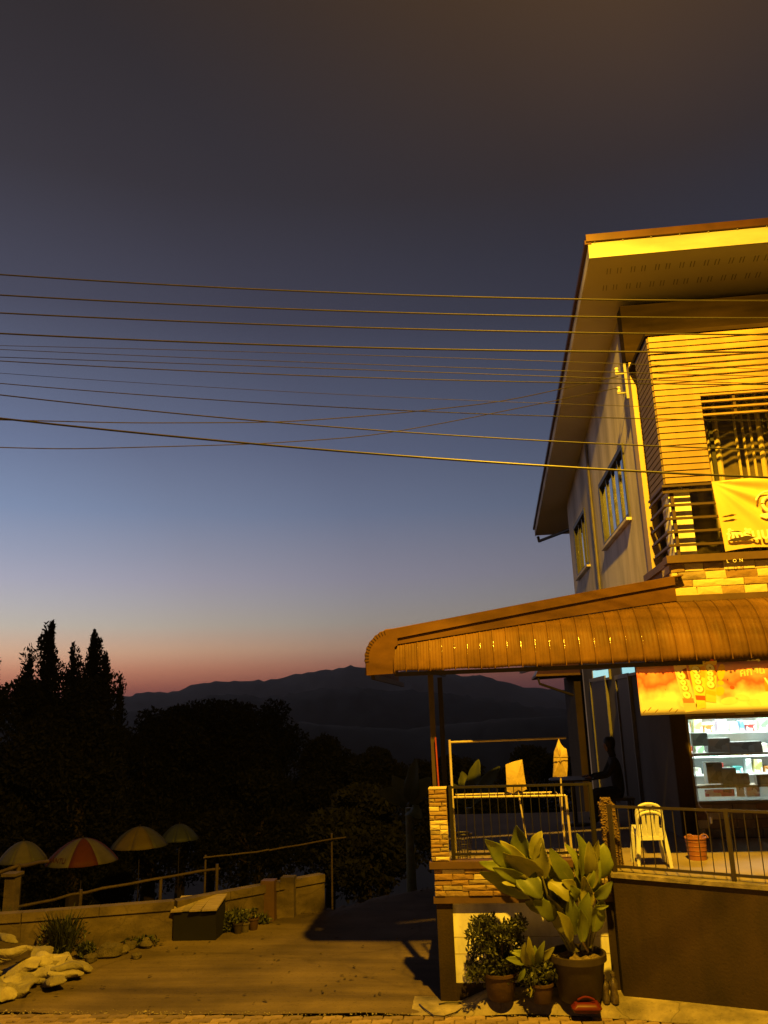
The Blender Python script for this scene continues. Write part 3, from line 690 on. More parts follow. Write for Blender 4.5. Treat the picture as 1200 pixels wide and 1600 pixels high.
# ------------------------------------------------------------------ shop front under the balcony
shop = thing('shop_front', 'lit shop window with shelves in a dark stone front under the awning', 'shop front', (HX, 12.6, TZ))
WX0, WX1, WZ0, WZ1 = 3.06, 5.4, 1.90, 3.04
MB().box((HX+.003, 12.56, TZ), (WX0-.04, 12.598, 4.55)).build('pier', M_BROWN, shop)
b = MB(); b.box((WX0-.04, 12.60, TZ), (XR-.3, 12.75, WZ0-.03)); b.box((WX0-.04, 12.60, WZ1+.03), (XR-.3, 12.75, 4.57)); b.box((WX1+.04, 12.60, WZ0-.03), (XR-.3, 12.75, WZ1+.03)); b.build('wall', M_MORT, shop)
stone_panel(shop, WX0-.04, 5.4, TZ+.005, WZ0-.04, 12.60, 4, .22, .4, .025, (1, 3, 5, 3))
stone_panel(shop, WX0-.04, 5.4, WZ1+.04, WZ1+.40, 12.60, 3, .2, .4, .025, (1, 3, 5, 3))
b = MB(); f = .035
b.box((WX0-f, 12.575, WZ0-f), (WX0, 12.66, WZ1+f)); b.box((WX1, 12.575, WZ0-f), (WX1+f, 12.66, WZ1+f)); b.box((WX0, 12.575, WZ0-f), (WX1, 12.66, WZ0)); b.box((WX0, 12.575, WZ1), (WX1, 12.66, WZ1+f))
wf = b.build('window', mat('shop_frame', (.16, .12, .07), .5, None, 6), shop)
MB().box((WX0, 12.62, WZ0), (WX1, 12.626, WZ1)).build('pane', M_CLEAR, wf)
# the room behind
b = MB(); b.box((WX0-.06, 15.4, TZ), (6.4, 15.5, 4.4)); b.box((WX0-.06, 12.76, TZ), (WX0-.02, 15.4, 4.4)); b.box((6.4, 12.76, TZ), (6.45, 15.5, 4.4)); b.box((WX0-.02, 12.76, 4.0), (6.4, 15.4, 4.05)); b.build('room', M_INNER, shop)
zA = at(1130, 1176, 12.85).z; zB = at(1130, 1226, 12.85).z
for z in (zA, zB):
    MB().box((WX0-.015, 12.70, z-.03), (WX1, 13.0, z)).build('shelf', mat('shelf_wood', (.20, .14, .08), .6, None, 5), shop)
b = MB(); b.tube([(3.7, 14.0, 3.94), (5.4, 14.0, 3.94)], .02, 8)
b.build('lamp_tube', mat('tube_glow', (1, 1, 1), .5, emit=(.80, 1.0, .93), estr=14), shop)
ld = bpy.data.lights.new('shop_light', 'AREA'); ld.shape = 'RECTANGLE'; ld.size = 1.7; ld.size_y = .25; ld.energy = 260; ld.color = (.80, 1.0, .93)
lo_ = bpy.data.objects.new('shop_light', ld); COL.objects.link(lo_); lo_.location = Vector((4.5, 14.0, 3.9))-shop.location; lo_.parent = shop
for z in (2.35, 2.05, 2.75, 3.15):
    MB().box((WX0, 15.1, z-.025), (6.2, 15.38, z)).build('shelf', M_INNER, shop)
def rbox(name, label, cat, a, b_, m, grp):
    """a carton: body with slightly raised top flaps and a taped seam"""
    (x0, y0, z0), (x1, y1, z1) = a, b_; j = RNG.uniform(-.004, .004); mb = MB()
    c = .006
    mb.add([(x0, y0, z0), (x1, y0, z0), (x1, y1, z0), (x0, y1, z0), (x0+j, y0+j, z1-c), (x1+j, y0, z1-c), (x1+j, y1, z1-c), (x0+j, y1, z1-c),
            (x0+c, y0+c, z1), (x1-c, y0+c, z1), (x1-c, y1-c, z1), (x0+c, y1-c, z1)],
           [(3, 2, 1, 0), (0, 1, 5, 4), (1, 2, 6, 5), (2, 3, 7, 6), (3, 0, 4, 7), (4, 5, 9, 8), (5, 6, 10, 9), (6, 7, 11, 10), (7, 4, 8, 11), (8, 9, 10, 11)])
    o = mb.build(name, m); o_ = (Vector(a)+Vector(b_))/2; o_.z = z0
    o.data.transform(Matrix.Translation(-o_)); o.location = o_
    return tag(o, label, cat, grp)
cl = packmat
G1 = 'goods on the shop shelves'
def px_box(name, label, cat, x0, y0, x1, y1, Y, dep, m):
    a = at(x0, y1, Y); c = at(x1, y0, Y)
    rbox(name, label, cat, (min(a.x, c.x), Y, a.z), (max(a.x, c.x), Y+dep, c.z), m, G1)
px_box('carton', 'grey green carton at the left end of the upper window shelf', 'carton', 1083, 1145, 1105, 1166, 12.74, .2, cl('greygreen', (.17, .19, .15)))
px_box('carton', 'low brown carton in the middle of the upper window shelf', 'carton', 1107, 1153, 1140, 1176, 12.74, .2, cl('brown', (.12, .07, .04)))
px_box('carton', 'long dark carton at the right of the upper window shelf', 'carton', 1141, 1158, 1190, 1177, 12.74, .2, cl('dark', (.06, .04, .035)))
px_box('carton', 'tall square brown carton on the lower window shelf', 'carton', 1107, 1191, 1128, 1225, 12.74, .2, cl('kraft', (.17, .115, .055)))
px_box('carton', 'low grey carton right of the tall carton on the lower shelf', 'carton', 1130, 1200, 1150, 1226, 12.74, .2, cl('grey', (.13, .11, .08)))
px_box('carton', 'small dark packet at the middle of the lower shelf', 'packet', 1152, 1208, 1170, 1226, 12.74, .12, cl('dark2', (.09, .05, .04)))
px_box('carton', 'flat dark packet at the right end of the lower shelf', 'packet', 1184, 1210, 1205, 1227, 12.74, .12, cl('dark3', (.08, .06, .04)))
px_box('magazine', 'pink and white magazine leaning at the foot of the shop window', 'magazine', 1103, 1233, 1147, 1245, 12.72, .03, cl('pink', (.75, .12, .25)))
px_box('carton', 'white carton at the foot of the shop window', 'carton', 1152, 1230, 1162, 1245, 12.74, .1, cl('white', (.8, .8, .78)))
px_box('carton', 'pale red and white carton at the foot of the window right of the white one', 'carton', 1168, 1229, 1186, 1245, 12.74, .1, cl('rose', (.8, .5, .48)))
# goods on the rear shelves, each its own thing
names = [('orange', (.75, .3, .06)), ('white', (.85, .85, .85)), ('pale green', (.45, .7, .4)), ('light blue', (.25, .5, .75)), ('lilac', (.6, .5, .75)), ('yellow', (.85, .75, .25)), ('teal', (.1, .45, .42)), ('red', (.7, .08, .06)), ('cream', (.85, .78, .6))]
ORD = 'first second third fourth fifth sixth seventh eighth ninth tenth eleventh twelfth thirteenth fourteenth fifteenth sixteenth seventeenth eighteenth nineteenth twentieth'.split()
for row, z in enumerate((2.05, 2.35, 2.75, 3.15)):
    x = 3.35; k = 0
    while x < 5.6:
        nm, c = names[(k*4+row*3) % len(names)]; w = RNG.uniform(.09, .20); h = RNG.uniform(.10, .26)
        rbox('packet', f'{nm} packet on the {("lowest", "second", "third", "top")[row]} rear shop shelf, {ORD[k]} from the left', 'packet', (x, 15.12, z+.001), (x+w-.03, 15.30, z+h), cl(nm.replace(' ', '_'), c), G1)
        x += w+RNG.uniform(0, .05); k += 1

# ------------------------------------------------------------------ side wall of the ground floor: doors and glowing panels
def side_door(y0, y1, z1):
    d = MB().box((HX-.03, y0, TZ-.1), (HX-.002, y1, z1)).build('door', mat('dark_door', (.035, .026, .02), .5, None, 3), house)
    fr = MB()
    fr.box((HX-.06, y0-.08, TZ-.1), (HX-.004, y0-.002, z1+.08)); fr.box((HX-.06, y1+.002, TZ-.1), (HX-.004, y1+.08, z1+.08)); fr.box((HX-.06, y0-.002, z1+.002), (HX-.004, y1+.002, z1+.08))
    fr.build('frame', M_ALU, d)
    MB().box((HX-.05, y0+.1, 2.4), (HX-.031, y0+.13, 2.56)).build('handle', M_ALU, d)
side_door(15.3, 16.6, 3.75); side_door(18.0, 20.3, 3.8)
M_PANELGLOW = mat('panel_glow', (.6, .8, .8), .4, emit=(.35, .75, .80), estr=.9)  # glow painted on panels for the fluorescent light that falls on them
for (y0, y1, z0, z1) in ((14.55, 15.9, 3.82, 4.0), (17.4, 19.8, 3.83, 4.05)):
    w = MB().box((HX-.03, y0, z0), (HX-.003, y1, z1)).build('glow_panel', M_PANELGLOW, house)
    fr = MB(); fr.box((HX-.05, y0-.05, z0-.05), (HX-.004, y1+.05, z0-.002)); fr.box((HX-.05, y0-.05, z0-.002), (HX-.004, y0-.002, z1)); fr.box((HX-.05, y1+.002, z0-.002), (HX-.004, y1+.05, z1)); fr.build('frame', M_ALU, w)

# ------------------------------------------------------------------ awning
AZ, AY, AR = 3.80, 10.20, .80
awn = thing('awning', 'brown ribbed sheet metal awning with curved front edge over the terrace', 'awning', (-1.0, AY, AZ))
def arc(z):                               # depth of the curved front at height z
    h = min(max(z-AZ, 0), AR); return AY+AR-math.sqrt(max(0, AR*AR-h*h))
def ztop(x): return 4.57 if x > 2.62 else lerp(4.12, 4.57, (x+1.02)/3.64)
xs_ = [-1.02]; w = .148
while xs_[-1] < 6.2:
    xs_.append(xs_[-1]+w); w = min(.25, w*1.0165)
for i in range(len(xs_)-1):
    x0, x1 = xs_[i], xs_[i+1]; mb = MB(); n = 12
    prof_u = [(0, .0), (.03, .008), (.09, .008), (.14, .001), (.32, 0), (.36, .003), (.40, 0), (.55, 0), (.59, .004), (.64, .004), (.68, 0), (.82, 0), (.86, .003), (.90, 0), (1.0, 0)]
    for j in range(n+1):
        for (u, o) in prof_u:
            x = lerp(x0, x1, u); zt = ztop(x); a = j/n
            amax = math.asin(min(1, (zt-AZ)/AR)); th = amax*a; rr = AR+o
            mb.v.append((x, AY+AR-rr*math.cos(th), AZ+rr*math.sin(th)-(max(0, o)*1.3+.006*math.sin(x*9) if j == 0 else 0)))
    m_ = len(prof_u)
    for j in range(n):
        for k in range(m_-1):
            a = j*m_+k; mb.f.append((a, a+1, a+m_+1, a+m_))
    o = mb.build('panel', M_AWN, awn, True)
    am = math.asin(min(1, (ztop(x0)-AZ)/AR))
    MB().tube([(x0+.012, AY+AR-(AR+.009)*math.cos(am*k/14), AZ+(AR+.009)*math.sin(am*k/14)-.01) for k in range(15)], .0075, 6).build('rib', M_RIB, awn, True)
    md = o.modifiers.new('thickness', 'SOLIDIFY'); md.thickness = .004; md.offset = 1
# valance lip
# sloping flashings on the left part
ridge_z = lambda x: lerp(4.32, 4.90, (x+1.08)/3.75)
mid_z = lambda x: lerp(4.20, 4.79, (x+1.06)/3.70)
def strip(za, zb, out_, x0, x1, name):
    mb = MB(); n = 24
    for i in range(n+1):
        x = lerp(x0, x1, i/n); ya = arc(ztop(x))-out_; yb = ya+.025
        a, c = za(x), zb(x)
        mb.v += [(x, ya, a), (x, ya+.0, c), (x, yb+.06, c+.012), (x, yb, a)]
    for i in range(n):
        for k in range(4):
            p_ = i*4+k; q_ = i*4+(k+1) % 4; mb.f.append((p_, q_, q_+4, p_+4))
    mb.f += [(0, 1, 2, 3), (n*4+3, n*4+2, n*4+1, n*4)]
    mb.build(name, M_FLASH, awn)
strip(lambda x: ztop(x)+.012, lambda x: mid_z(x)-.012, .022, -1.0, 2.66, 'flashing')
strip(lambda x: mid_z(x)-.002, lambda x: ridge_z(x), .05, -1.07, 2.66, 'flashing')
# roof sheet sloping down to the left, rolled over at the end
prof_ = [(2.80, 4.92), (-1.02, 4.33)]
for k in range(1, 15):
    a = math.radians(98+k*(92/14.)); rj = .36+(.006 if k % 2 else -.004)
    prof_.append((-1.02+rj*math.cos(a)*1.0, 3.97+rj*math.sin(a)))
prof_.append((-1.375, 3.77))
RYB = 14.6
sheets = 18
for s_ in range(sheets):
    ya = lerp(AY+.07, RYB, s_/sheets); yb = lerp(AY+.07, RYB, (s_+1)/sheets)
    mb = MB(); rows = [(0, 0), (.06, .016), (.13, .016), (.19, 0), (1, 0)]
    for (x, z) in prof_:
        for (u, o) in rows: 
            yy = lerp(ya, yb, u)
            if x > 0: yy = max(yy, arc(ztop(2.6))+.05) if s_ == 0 or yy < 11.1 else yy
            mb.v.append((x-(o if z < 4.2 else 0), yy, z+(o if z >= 4.2 else 0)))
    m_ = len(rows)
    for j in range(len(prof_)-1):
        for k in range(m_-1): a = j*m_+k; mb.f.append((a, a+1, a+m_+1, a+m_))
    mb.build('roof_sheet', M_AWN, awn, True)
# front end plate of the rolled edge
pl = [(-1.0, 3.775)]+[(-1.365, 3.765)]+[(x, z-.004) for x, z in prof_[2:-1][::-1]]+[(-1.02, 4.32), (-.96, 4.325), (-.96, 4.13), (-1.0, 4.1)]
MB().prism([(x, AY+.012, z) for x, z in pl], (0, .03, 0)).build('end_plate', M_FLASH, awn)
# crimp marks along the rolled edge
for k in range(1, 14):
    a = math.radians(100+k*6.6); c = Vector((-1.02, AY+.008, 3.97)); d = Vector((math.cos(a), 0, math.sin(a)))
    MB().bar(c+d*.31, c+d*.358, .005, .012, (0, 1, 0)).build('crimp', M_RAIL, awn)
# rafters and posts
for x in (-.55, .8, 2.1): MB().bar((x, AY+.1, AZ+.02), (x, RYB, AZ+.12), .05, .1).build('rafter', M_DARK, awn)
MB().bar((-1.3, AY+.1, AZ-.05), (-1.3, RYB, AZ-.05), .04, .07).build('purlin', M_DARK, awn)
MB().box((-1.02, AY+.06, AZ-.06), (2.75, AY+.11, AZ-.01)).build('purlin', M_DARK, awn)
p1a = at(677, 1150, 10.85); p2a = at(690, 1120, 14.4)
MB().box((-.63, 10.80, TZ), (-.56, 10.87, AZ+.05)).build('post', mat('post_brown', (0.07, 0.0455, 0.021), .5, None, 5), awn)
MB().box((p2a.x-.04, 14.36, TZ), (p2a.x+.04, 14.44, AZ+.05)).build('post', M_DARK, awn)
MB().tube([(at(684, 1155, 10.75).x, 10.75, TZ+.05), (at(684, 1155, 10.75).x-.03, 10.75, at(684, 1152, 10.75).z)], .011, 8).build('pole', mat('red_pole', (.35, .05, .03), .5, None, 8), thing('red_pole', 'thin red pole standing beside the brown awning post', 'pole', (-.56, 10.75, TZ)), True)

# ------------------------------------------------------------------ advertising banner below the awning edge
AYB = 10.30
A0 = at(993, 1027, AYB); A1 = at(1000, 1118, AYB); AB = (A0.x+A1.x)/2
ad = thing('advertising_banner', 'long printed snack banner in orange and yellow hanging under the awning edge', 'banner', (AB, AYB, A1.z))
def admat():
    m = bpy.data.materials.new('banner_print'); m.use_nodes = True; t = m.node_tree; p = t.nodes['Principled BSDF']; p.inputs['Roughness'].default_value = .45
    co = t.nodes.new('ShaderNodeTexCoord'); sp_ = t.nodes.new('ShaderNodeSeparateXYZ'); t.links.new(co.outputs['Object'], sp_.inputs[0])
    nz = t.nodes.new('ShaderNodeTexNoise'); nz.inputs['Scale'].default_value = 3.2; nz.inputs['Detail'].default_value = 3; t.links.new(co.outputs['Object'], nz.inputs['Vector'])
    ad_ = t.nodes.new('ShaderNodeMath'); ad_.operation = 'MULTIPLY_ADD'; ad_.inputs[1].default_value = 1.25; t.links.new(sp_.outputs['Z'], ad_.inputs[0])
    sc = t.nodes.new('ShaderNodeMath'); sc.operation = 'MULTIPLY_ADD'; sc.inputs[1].default_value = .75; sc.inputs[2].default_value = -.375; t.links.new(nz.outputs['Fac'], sc.inputs[0]); t.links.new(sc.outputs[0], ad_.inputs[2])
    cr = t.nodes.new('ShaderNodeValToRGB'); e = cr.color_ramp.elements
    e[0].position = 0; e[0].color = (.88, .80, .55, 1); e[1].position = 1; e[1].color = (.86, .56, .38, 1)
    for ps, c in ((.22, (.88, .80, .55)), (.34, (.87, .50, .36)), (.47, (.85, .12, .085)), (.63, (.86, .36, .27))):
        q = e.new(ps); q.color = (*c, 1)
    t.links.new(ad_.outputs[0], cr.inputs[0]); t.links.new(cr.outputs[0], p.inputs['Base Color'])
    return m
M_AD = admat()
def adf(u, v):
    x = lerp(AB, 6.0, u); z = lerp(A1.z, AZ-.04, v); return (x, AYB+.0012*math.sin(x*5)+.0008*math.sin(x*13+z*5), z)
o = MB().grid(adf, 120, 8).build('sheet', M_AD, ad, True); o.modifiers.new('t', 'SOLIDIFY').thickness = .004
def flat(name, poly_px, m, y=AYB-.005, parent=ad):
    pts = [at(x, yy, y) for x, yy in poly_px]
    return MB().prism([(p.x, y, p.z) for p in pts], (0, .0006, 0)).build(name, m, parent)
pr = lambda n, c: mat('print_'+n, c, .45, tuple(v*.9 for v in c), 8)
def blob(cx, cy, rx, ry, rot=0, n=14):
    return [(cx+rx*math.cos(t)*math.cos(rot)-ry*math.sin(t)*math.sin(rot), cy+rx*math.cos(t)*math.sin(rot)+ry*math.sin(t)*math.cos(rot)) for t in np.linspace(0, 2*math.pi, n+1)[:-1]]
# lemons, berries, chilli
for a in ((1056, 1080, 7, 9, .2), (1127, 1050, 6, 13, .1), (1126, 1067, 5, 4, 0), (1125, 1080, 7, 8, .5)): flat('fruit_print', blob(*a), pr('lemon', (.85, .50, .03)))
for a in ((1041, 1077, 2, 2, 0), (1046, 1066, 2.5, 2, .6), (1142, 1050, 2.4, 2, 0), (1137, 1062, 1.5, 2, 0)): flat('speck_print', blob(*a, 8), pr('pepper', (.2, .10, .08)))
for a in ((1034, 1056, 4, 8, -.6), (1048, 1053, 4, 5, .4), (1112, 1033, 4, 3, -.5), (1144, 1074, 4, 3, .3)): flat('berry_print', blob(*a, 10), pr('berry', (.75, .10, .04)))
packs = [((1052, 1040), (1071, 1036), (1089, 1110), (1071, 1113), (.84, .62, .36)), ((1075, 1036), (1101, 1033), (1103, 1106), (1090, 1108), (.85, .66, .12)), ((1102, 1034), (1120, 1032), (1119, 1098), (1102, 1096), (.85, .58, .10))]
for i, (a, b_, c, d, col) in enumerate(packs):
    flat('pack_print', (a, b_, c, d), pr('pack%d' % i, col), AYB-.0062)
    xm = lambda t, s: (lerp(lerp(a[0], d[0], t), lerp(b_[0], c[0], t), s), lerp(lerp(a[1], d[1], t), lerp(b_[1], c[1], t), s))
    flat('pack_shade', (xm(.12, .62), xm(.10, .98), xm(.36, .98), xm(.32, .7)), pr('pkdark%d' % i, ((.22, .05, .03), (.82, .40, .05), (.75, .2, .03))[i]), AYB-.007)
    flat('pack_shade', (xm(.70, .05), xm(.74, .95), xm(.84, .95), xm(.80, .05)), pr('pkband%d' % i, ((.78, .22, .12), (.50, .10, .04), (.85, .45, .03))[i]), AYB-.007)
    for k, (t, rr) in enumerate(((.16, 6.6), (.30, 5.2), (.42, 5.2), (.57, 6.6))):
        if i == 0: t += .08
        cx, cy = xm(t, .42+.08*k/4); flat('lettering_shadow', blob(cx+.8, cy+.8, rr+1.0, rr*.82+.9, .6), pr('pkshadow', (.42, .28, .05)), AYB-.0078)
        flat('lettering', blob(cx, cy, rr, rr*.8, .6), pr('pkletter', (.88, .82, .42)), AYB-.0086)
        flat('lettering_counter', blob(cx, cy, rr*.3, rr*.22, .6, 8), pr('pkcounter', (.50, .40, .08)), AYB-.0094)
for (x0, y0) in ((1170, 1031), (1177, 1030), (1184, 1029)): flat('fruit_print', blob(x0, y0+3, 4, 2.5), pr('nut', (.86, .75, .35)))
p = at(1156, 1057, AYB-.0065); text_mesh('lettering', 'ศกยิน', .125, pr('cream', (.86, .70, .36)), ad, (p.x, AYB-.007, p.z), (1, 0, .09), (0, 0, 1), bold=.003)
flat('badge_print', ((1194, 1060), (1240, 1056), (1240, 1082), (1196, 1080)), pr('badge', (.85, .30, .03)), AYB-.0062)
p = at(1196, 1072, AYB-.007); text_mesh('lettering', 'V', .14, pr('white', (.88, .85, .75)), ad, (p.x, AYB-.0074, p.z), (1, 0, .05), (0, 0, 1), bold=.004)
for a in ((1085, 1103, 4, 6, .3), (1092, 1102, 5, 7, -.2), (1068, 1100, 6, 5, .4), (1160, 1090, 12, 5, .2), (1140, 1095, 14, 6, -.1), (1180, 1098, 13, 6, .1)): flat('cloud_print', blob(*a), pr('cloudp', (.87, .76, .46)), AYB-.0054)
for (x0, y0) in ((1006, 1112), (1014, 1108), (1025, 1111), (1047, 1109), (1056, 1111)): flat('mark_print', ((x0-2, y0+2), (x0+3, y0-3), (x0+4, y0-2.4), (x0-1, y0+3)), pr('mark', (.25, .16, .06)), AYB-.0058)

# ------------------------------------------------------------------ things on the terrace
rk = thing('drying_rack', 'cream tube drying rack behind the thin iron railing', 'rack', (.35, 10.75, TZ))
def pt(x, y, Y): return at(x, y, Y)
ra, rb_ = pt(702, 1156, 10.72), pt(712, 1338, 10.72); ra.x = rb_.x = (ra.x+rb_.x)/2
MB().tube([(ra.x, 10.72, TZ), (ra.x, 10.72, ra.z)], .017, 10).build('upright', M_TUBE, rk, True)
e = pt(884, 1153, 11.45)
MB().tube([(ra.x, 10.72, ra.z-.03), (e.x, 11.45, e.z)], .015, 10).build('top_bar', M_TUBE, rk, True)
c0, c1 = pt(706, 1246, 10.75), pt(884, 1243, 10.75)
c2_, c3 = pt(712, 1242, 10.98), pt(862, 1238, 10.98)
MB().tube([c0, c1], .014, 10).build('front_bar', M_TUBE, rk, True)
MB().tube([c2_, c3], .012, 10).build('rear_bar', M_TUBE, rk, True)
cl_ = mesh_only(MB().box((-.004, 0, -.004), (.004, .23, .004)), 'slat', M_TUBE)
for k in range(14): inst('slat', cl_, rk, (lerp(c0.x+.08, c1.x-.1, k/13), 10.752, c0.z+.012))
MB().tube([(c1.x, 10.75, c1.z), (c1.x+.02, 10.75, TZ)], .017, 10).build('leg', M_TUBE, rk, True)
MB().tube([(c0.x+.01, 10.75, c0.z), (c0.x+.012, 10.76, TZ)], .015, 10).build('leg', M_TUBE, rk, True)
MB().tube([(c1.x-.05, 10.98, c1.z), (c1.x-.03, 10.98, TZ)], .015, 10).build('leg', M_TUBE, rk, True)
MB().tube([(c1.x-.62, 10.76, TZ+.16), (c1.x-.02, 10.76, TZ+.16)], .013, 10).build('lower_bar', M_TUBE, rk, True)
MB().tube([(c0.x+.05, 10.98, TZ+.10), (c1.x-.03, 10.98, TZ+.10)], .013, 10).build('lower_bar', M_TUBE, rk, True)
# cloths on sticks
def cloth_flag(name, label, poly, Y, stick):
    t = thing(name, label, 'cloth', (at(*stick[0], Y).x, Y, TZ))
    n = len(poly); cx = sum(p[0] for p in poly)/n; cy = sum(p[1] for p in poly)/n
    front = [at(x, y, Y-.02+.012*math.sin(i*2.1)) for i, (x, y) in enumerate(poly)]; back = [p+Vector((0, .035, 0)) for p in front]
    cf = at(cx, cy, Y-.05); cb = at(cx, cy, Y+.04); mb = MB()
    mids = [f_.lerp(cf, .5)+Vector((0, -.012+.014*math.sin(i*2.7), 0)) for i, f_ in enumerate(front)]
    vs2 = front+mids+[cf]+back+[cb]
    fs2 = []
    for i in range(n):
        j = (i+1) % n
        fs2 += [(i, j, n+j, n+i), (n+i, n+j, 2*n), (2*n+1+i, 3*n+1, 2*n+1+j), (i, 2*n+1+i, 2*n+1+j, j)]
    mb.add(vs2, fs2); mb.build('cloth', M_CLOTH, t, True)
    MB().tube([at(*stick[0], Y+.01), Vector((at(*stick[1], Y+.01).x, Y+.01, at(*stick[1], Y+.01).z))], .011, 8).build('stick', M_TUBE, t, True)
    return t
cloth_flag('cloth_sheet', 'square of yellow cloth standing on the rack in the middle', [(790, 1195), (803, 1190), (816, 1187), (819, 1210), (823, 1233), (816, 1237), (810, 1234), (802, 1240), (792, 1237), (791, 1215)], 10.80, ((808, 1225), (822, 1310)))
cf2 = cloth_flag('cloth_bag', 'lit part of a yellow cloth bag tied on a stick near the right end of the rack', [(865, 1186), (866, 1174), (870, 1164), (873, 1154), (876, 1162), (881, 1168), (885, 1170), (887, 1182), (887, 1198), (886, 1213), (876, 1214), (864, 1214), (865, 1198)], 10.86, ((875, 1190), (880, 1300)))  # outline drawn as the lit part only, awning shadow put into the shape
MB().tube([at(865, 1183, 10.79), at(876, 1184, 10.77), at(888, 1183, 10.81)], .006, 6).build('tie', M_RAIL, cf2)
# mesh bin
bi = thing('wire_bin', 'dark wire mesh waste bin behind the railing beside the stone pillar', 'bin', (at(724, 1325, 11.0).x, 11.0, TZ))
bx_, by_ = bi.location.x, 11.0
b = MB()
for k in range(18):
    a = 2*math.pi*k/18; b.tube([(bx_+.085*math.cos(a), by_+.085*math.sin(a), TZ), (bx_+.115*math.cos(a), by_+.115*math.sin(a), TZ+.36)], .003, 5)
for z in (.0, .06, .12, .18, .24, .30):
    r = lerp(.085, .115, z/.36); b.tube([(bx_+r*math.cos(t), by_+r*math.sin(t), TZ+z+.004) for t in np.linspace(0, 2*math.pi, 19)], .003, 5)
b.build('mesh', M_DARK, bi)
b = MB(); b.tube([(bx_+.117*math.cos(t), by_+.117*math.sin(t), TZ+.36) for t in np.linspace(0, 2*math.pi, 21)], .009, 6); b.build('rim', M_DARK, bi)
MB().lathe([(0, .004), (.083, .004), (.083, .012), (0, .012)], (bx_, by_, TZ), 18).build('base', M_DARK, bi)
# stacked plastic chairs
CHX, CHY = at(1021, 1350, 10.62).x, 10.72
def make_chair(label):
    t = thing('plastic_chair', label, 'chair', (CHX, CHY, TZ), 'stacked white plastic chairs')
    ww = .20
    def seat(u, v):
        x = lerp(-ww, ww, u); y = lerp(-.2, .2, v); return (CHX+x*(1-.08*v), CHY+y, TZ+.43-.02*math.sin(math.pi*v)-.012*math.cos(x*9))
    o = MB().grid(seat, 10, 8).build('seat', M_PLAST, t, True); o.modifiers.new('t', 'SOLIDIFY').thickness = .012
    # back towards the street: arch frame with splat and side bars
    bp_ = []
    for k in range(17):
        a = math.pi*k/16; bp_.append((CHX-.185*math.cos(a)*(1 if abs(math.cos(a)) < .95 else 1), CHY-.2-.05*math.sin(a)**.5, TZ+.62+.17*math.sin(a)**.6))
    bp_ = [(CHX-.19, CHY-.2, TZ+.42)]+bp_+[(CHX+.19, CHY-.2, TZ+.42)]
    MB().tube(bp_, .022, 8).build('backrest_frame', M_PLAST, t, True)
    for x, w_ in ((-.10, .026), (0, .05), (.10, .026)):
        MB().bar((CHX+x*.9, CHY-.19, TZ+.42), (CHX+x, CHY-.245, TZ+.78-abs(x)*.35), w_*2, .012, (0, 1, 0)).build('splat', M_PLAST, t)
    for sx in (-1, 1):
        MB().bar((CHX+sx*.185, CHY-.2, TZ+.44), (CHX+sx*.235, CHY-.25, TZ), .045, .03, (0, 1, 0)).build('leg', M_PLAST, t)
        MB().bar((CHX+sx*.185, CHY+.19, TZ+.43), (CHX+sx*.235, CHY+.25, TZ), .045, .03, (0, 1, 0)).build('leg', M_PLAST, t)
    MB().bar((CHX-.2, CHY-.2, TZ+.41), (CHX+.2, CHY-.2, TZ+.41), .02, .05).build('apron', M_PLAST, t)
    MB().bar((CHX-.2, CHY+.2, TZ+.41), (CHX+.2, CHY+.2, TZ+.41), .02, .05).build('apron', M_PLAST, t)
    t.scale = (.80, .80, .80)
    return t
ch0 = make_chair('white plastic chair at the bottom of the stack behind the railing')
for k, nm in enumerate(('in the middle', 'topmost')):
    c = copy_tree(ch0, (CHX, CHY+.012*(k+1), TZ+.045*(k+1)))
    c['label'] = f'white plastic chair {nm} of the stack behind the railing'
# orange basket
bk = at(1092, 1343, 11.0)
bt = thing('basket', 'orange plastic basket with loop handle on the lit floor beside the chairs', 'basket', (bk.x, 11.05, TZ)); bt.scale = (.86, .86, .86)
b = MB(); b.lathe([(.0, .0), (.125, 0), (.145, .28), (.155, .285), (.155, .305), (.14, .305), (.12, .012), (0, .012)], (bk.x, 11.05, TZ), 28); b.build('body', M_BASK, bt, True)
for z in (.07, .13, .19, .25):
    r = lerp(.125, .145, z/.28)+.003; b = MB().tube([(bk.x+r*math.cos(t), 11.05+r*math.sin(t), TZ+z) for t in np.linspace(0, 2*math.pi, 29)], .004, 5); b.build('hoop', M_BASK, bt)
for sx in (-1, 1):
    MB().tube([(bk.x+sx*.10+.055*math.cos(t)*(1), 11.05-.1+.02*math.sin(t), TZ+.30+.05*math.sin(t)) for t in np.linspace(0, math.pi, 11)], .008, 6).build('handle', M_BASK, bt, True)
# cable with plug hanging beside the shop window
q0_, q1_ = at(1092, 1258, 11.5), at(1111, 1282, 11.3)
cbk = thing('cable', 'short loose cable with a white plug beside the shop window', 'cable', (q1_.x, 11.3, q1_.z))
MB().tube([at(1078, 1128, 12.3), at(1084, 1190, 12.0), q0_, q0_.lerp(q1_, .5)+Vector((0, 0, .03)), q1_], .006, 6).build('cord', M_TUBE, cbk, True)
MB().lathe([(0, -.04), (.014, -.035), (.018, .0), (.01, .04), (0, .045)], q1_, 8).build('plug', M_PLAST, cbk, True)

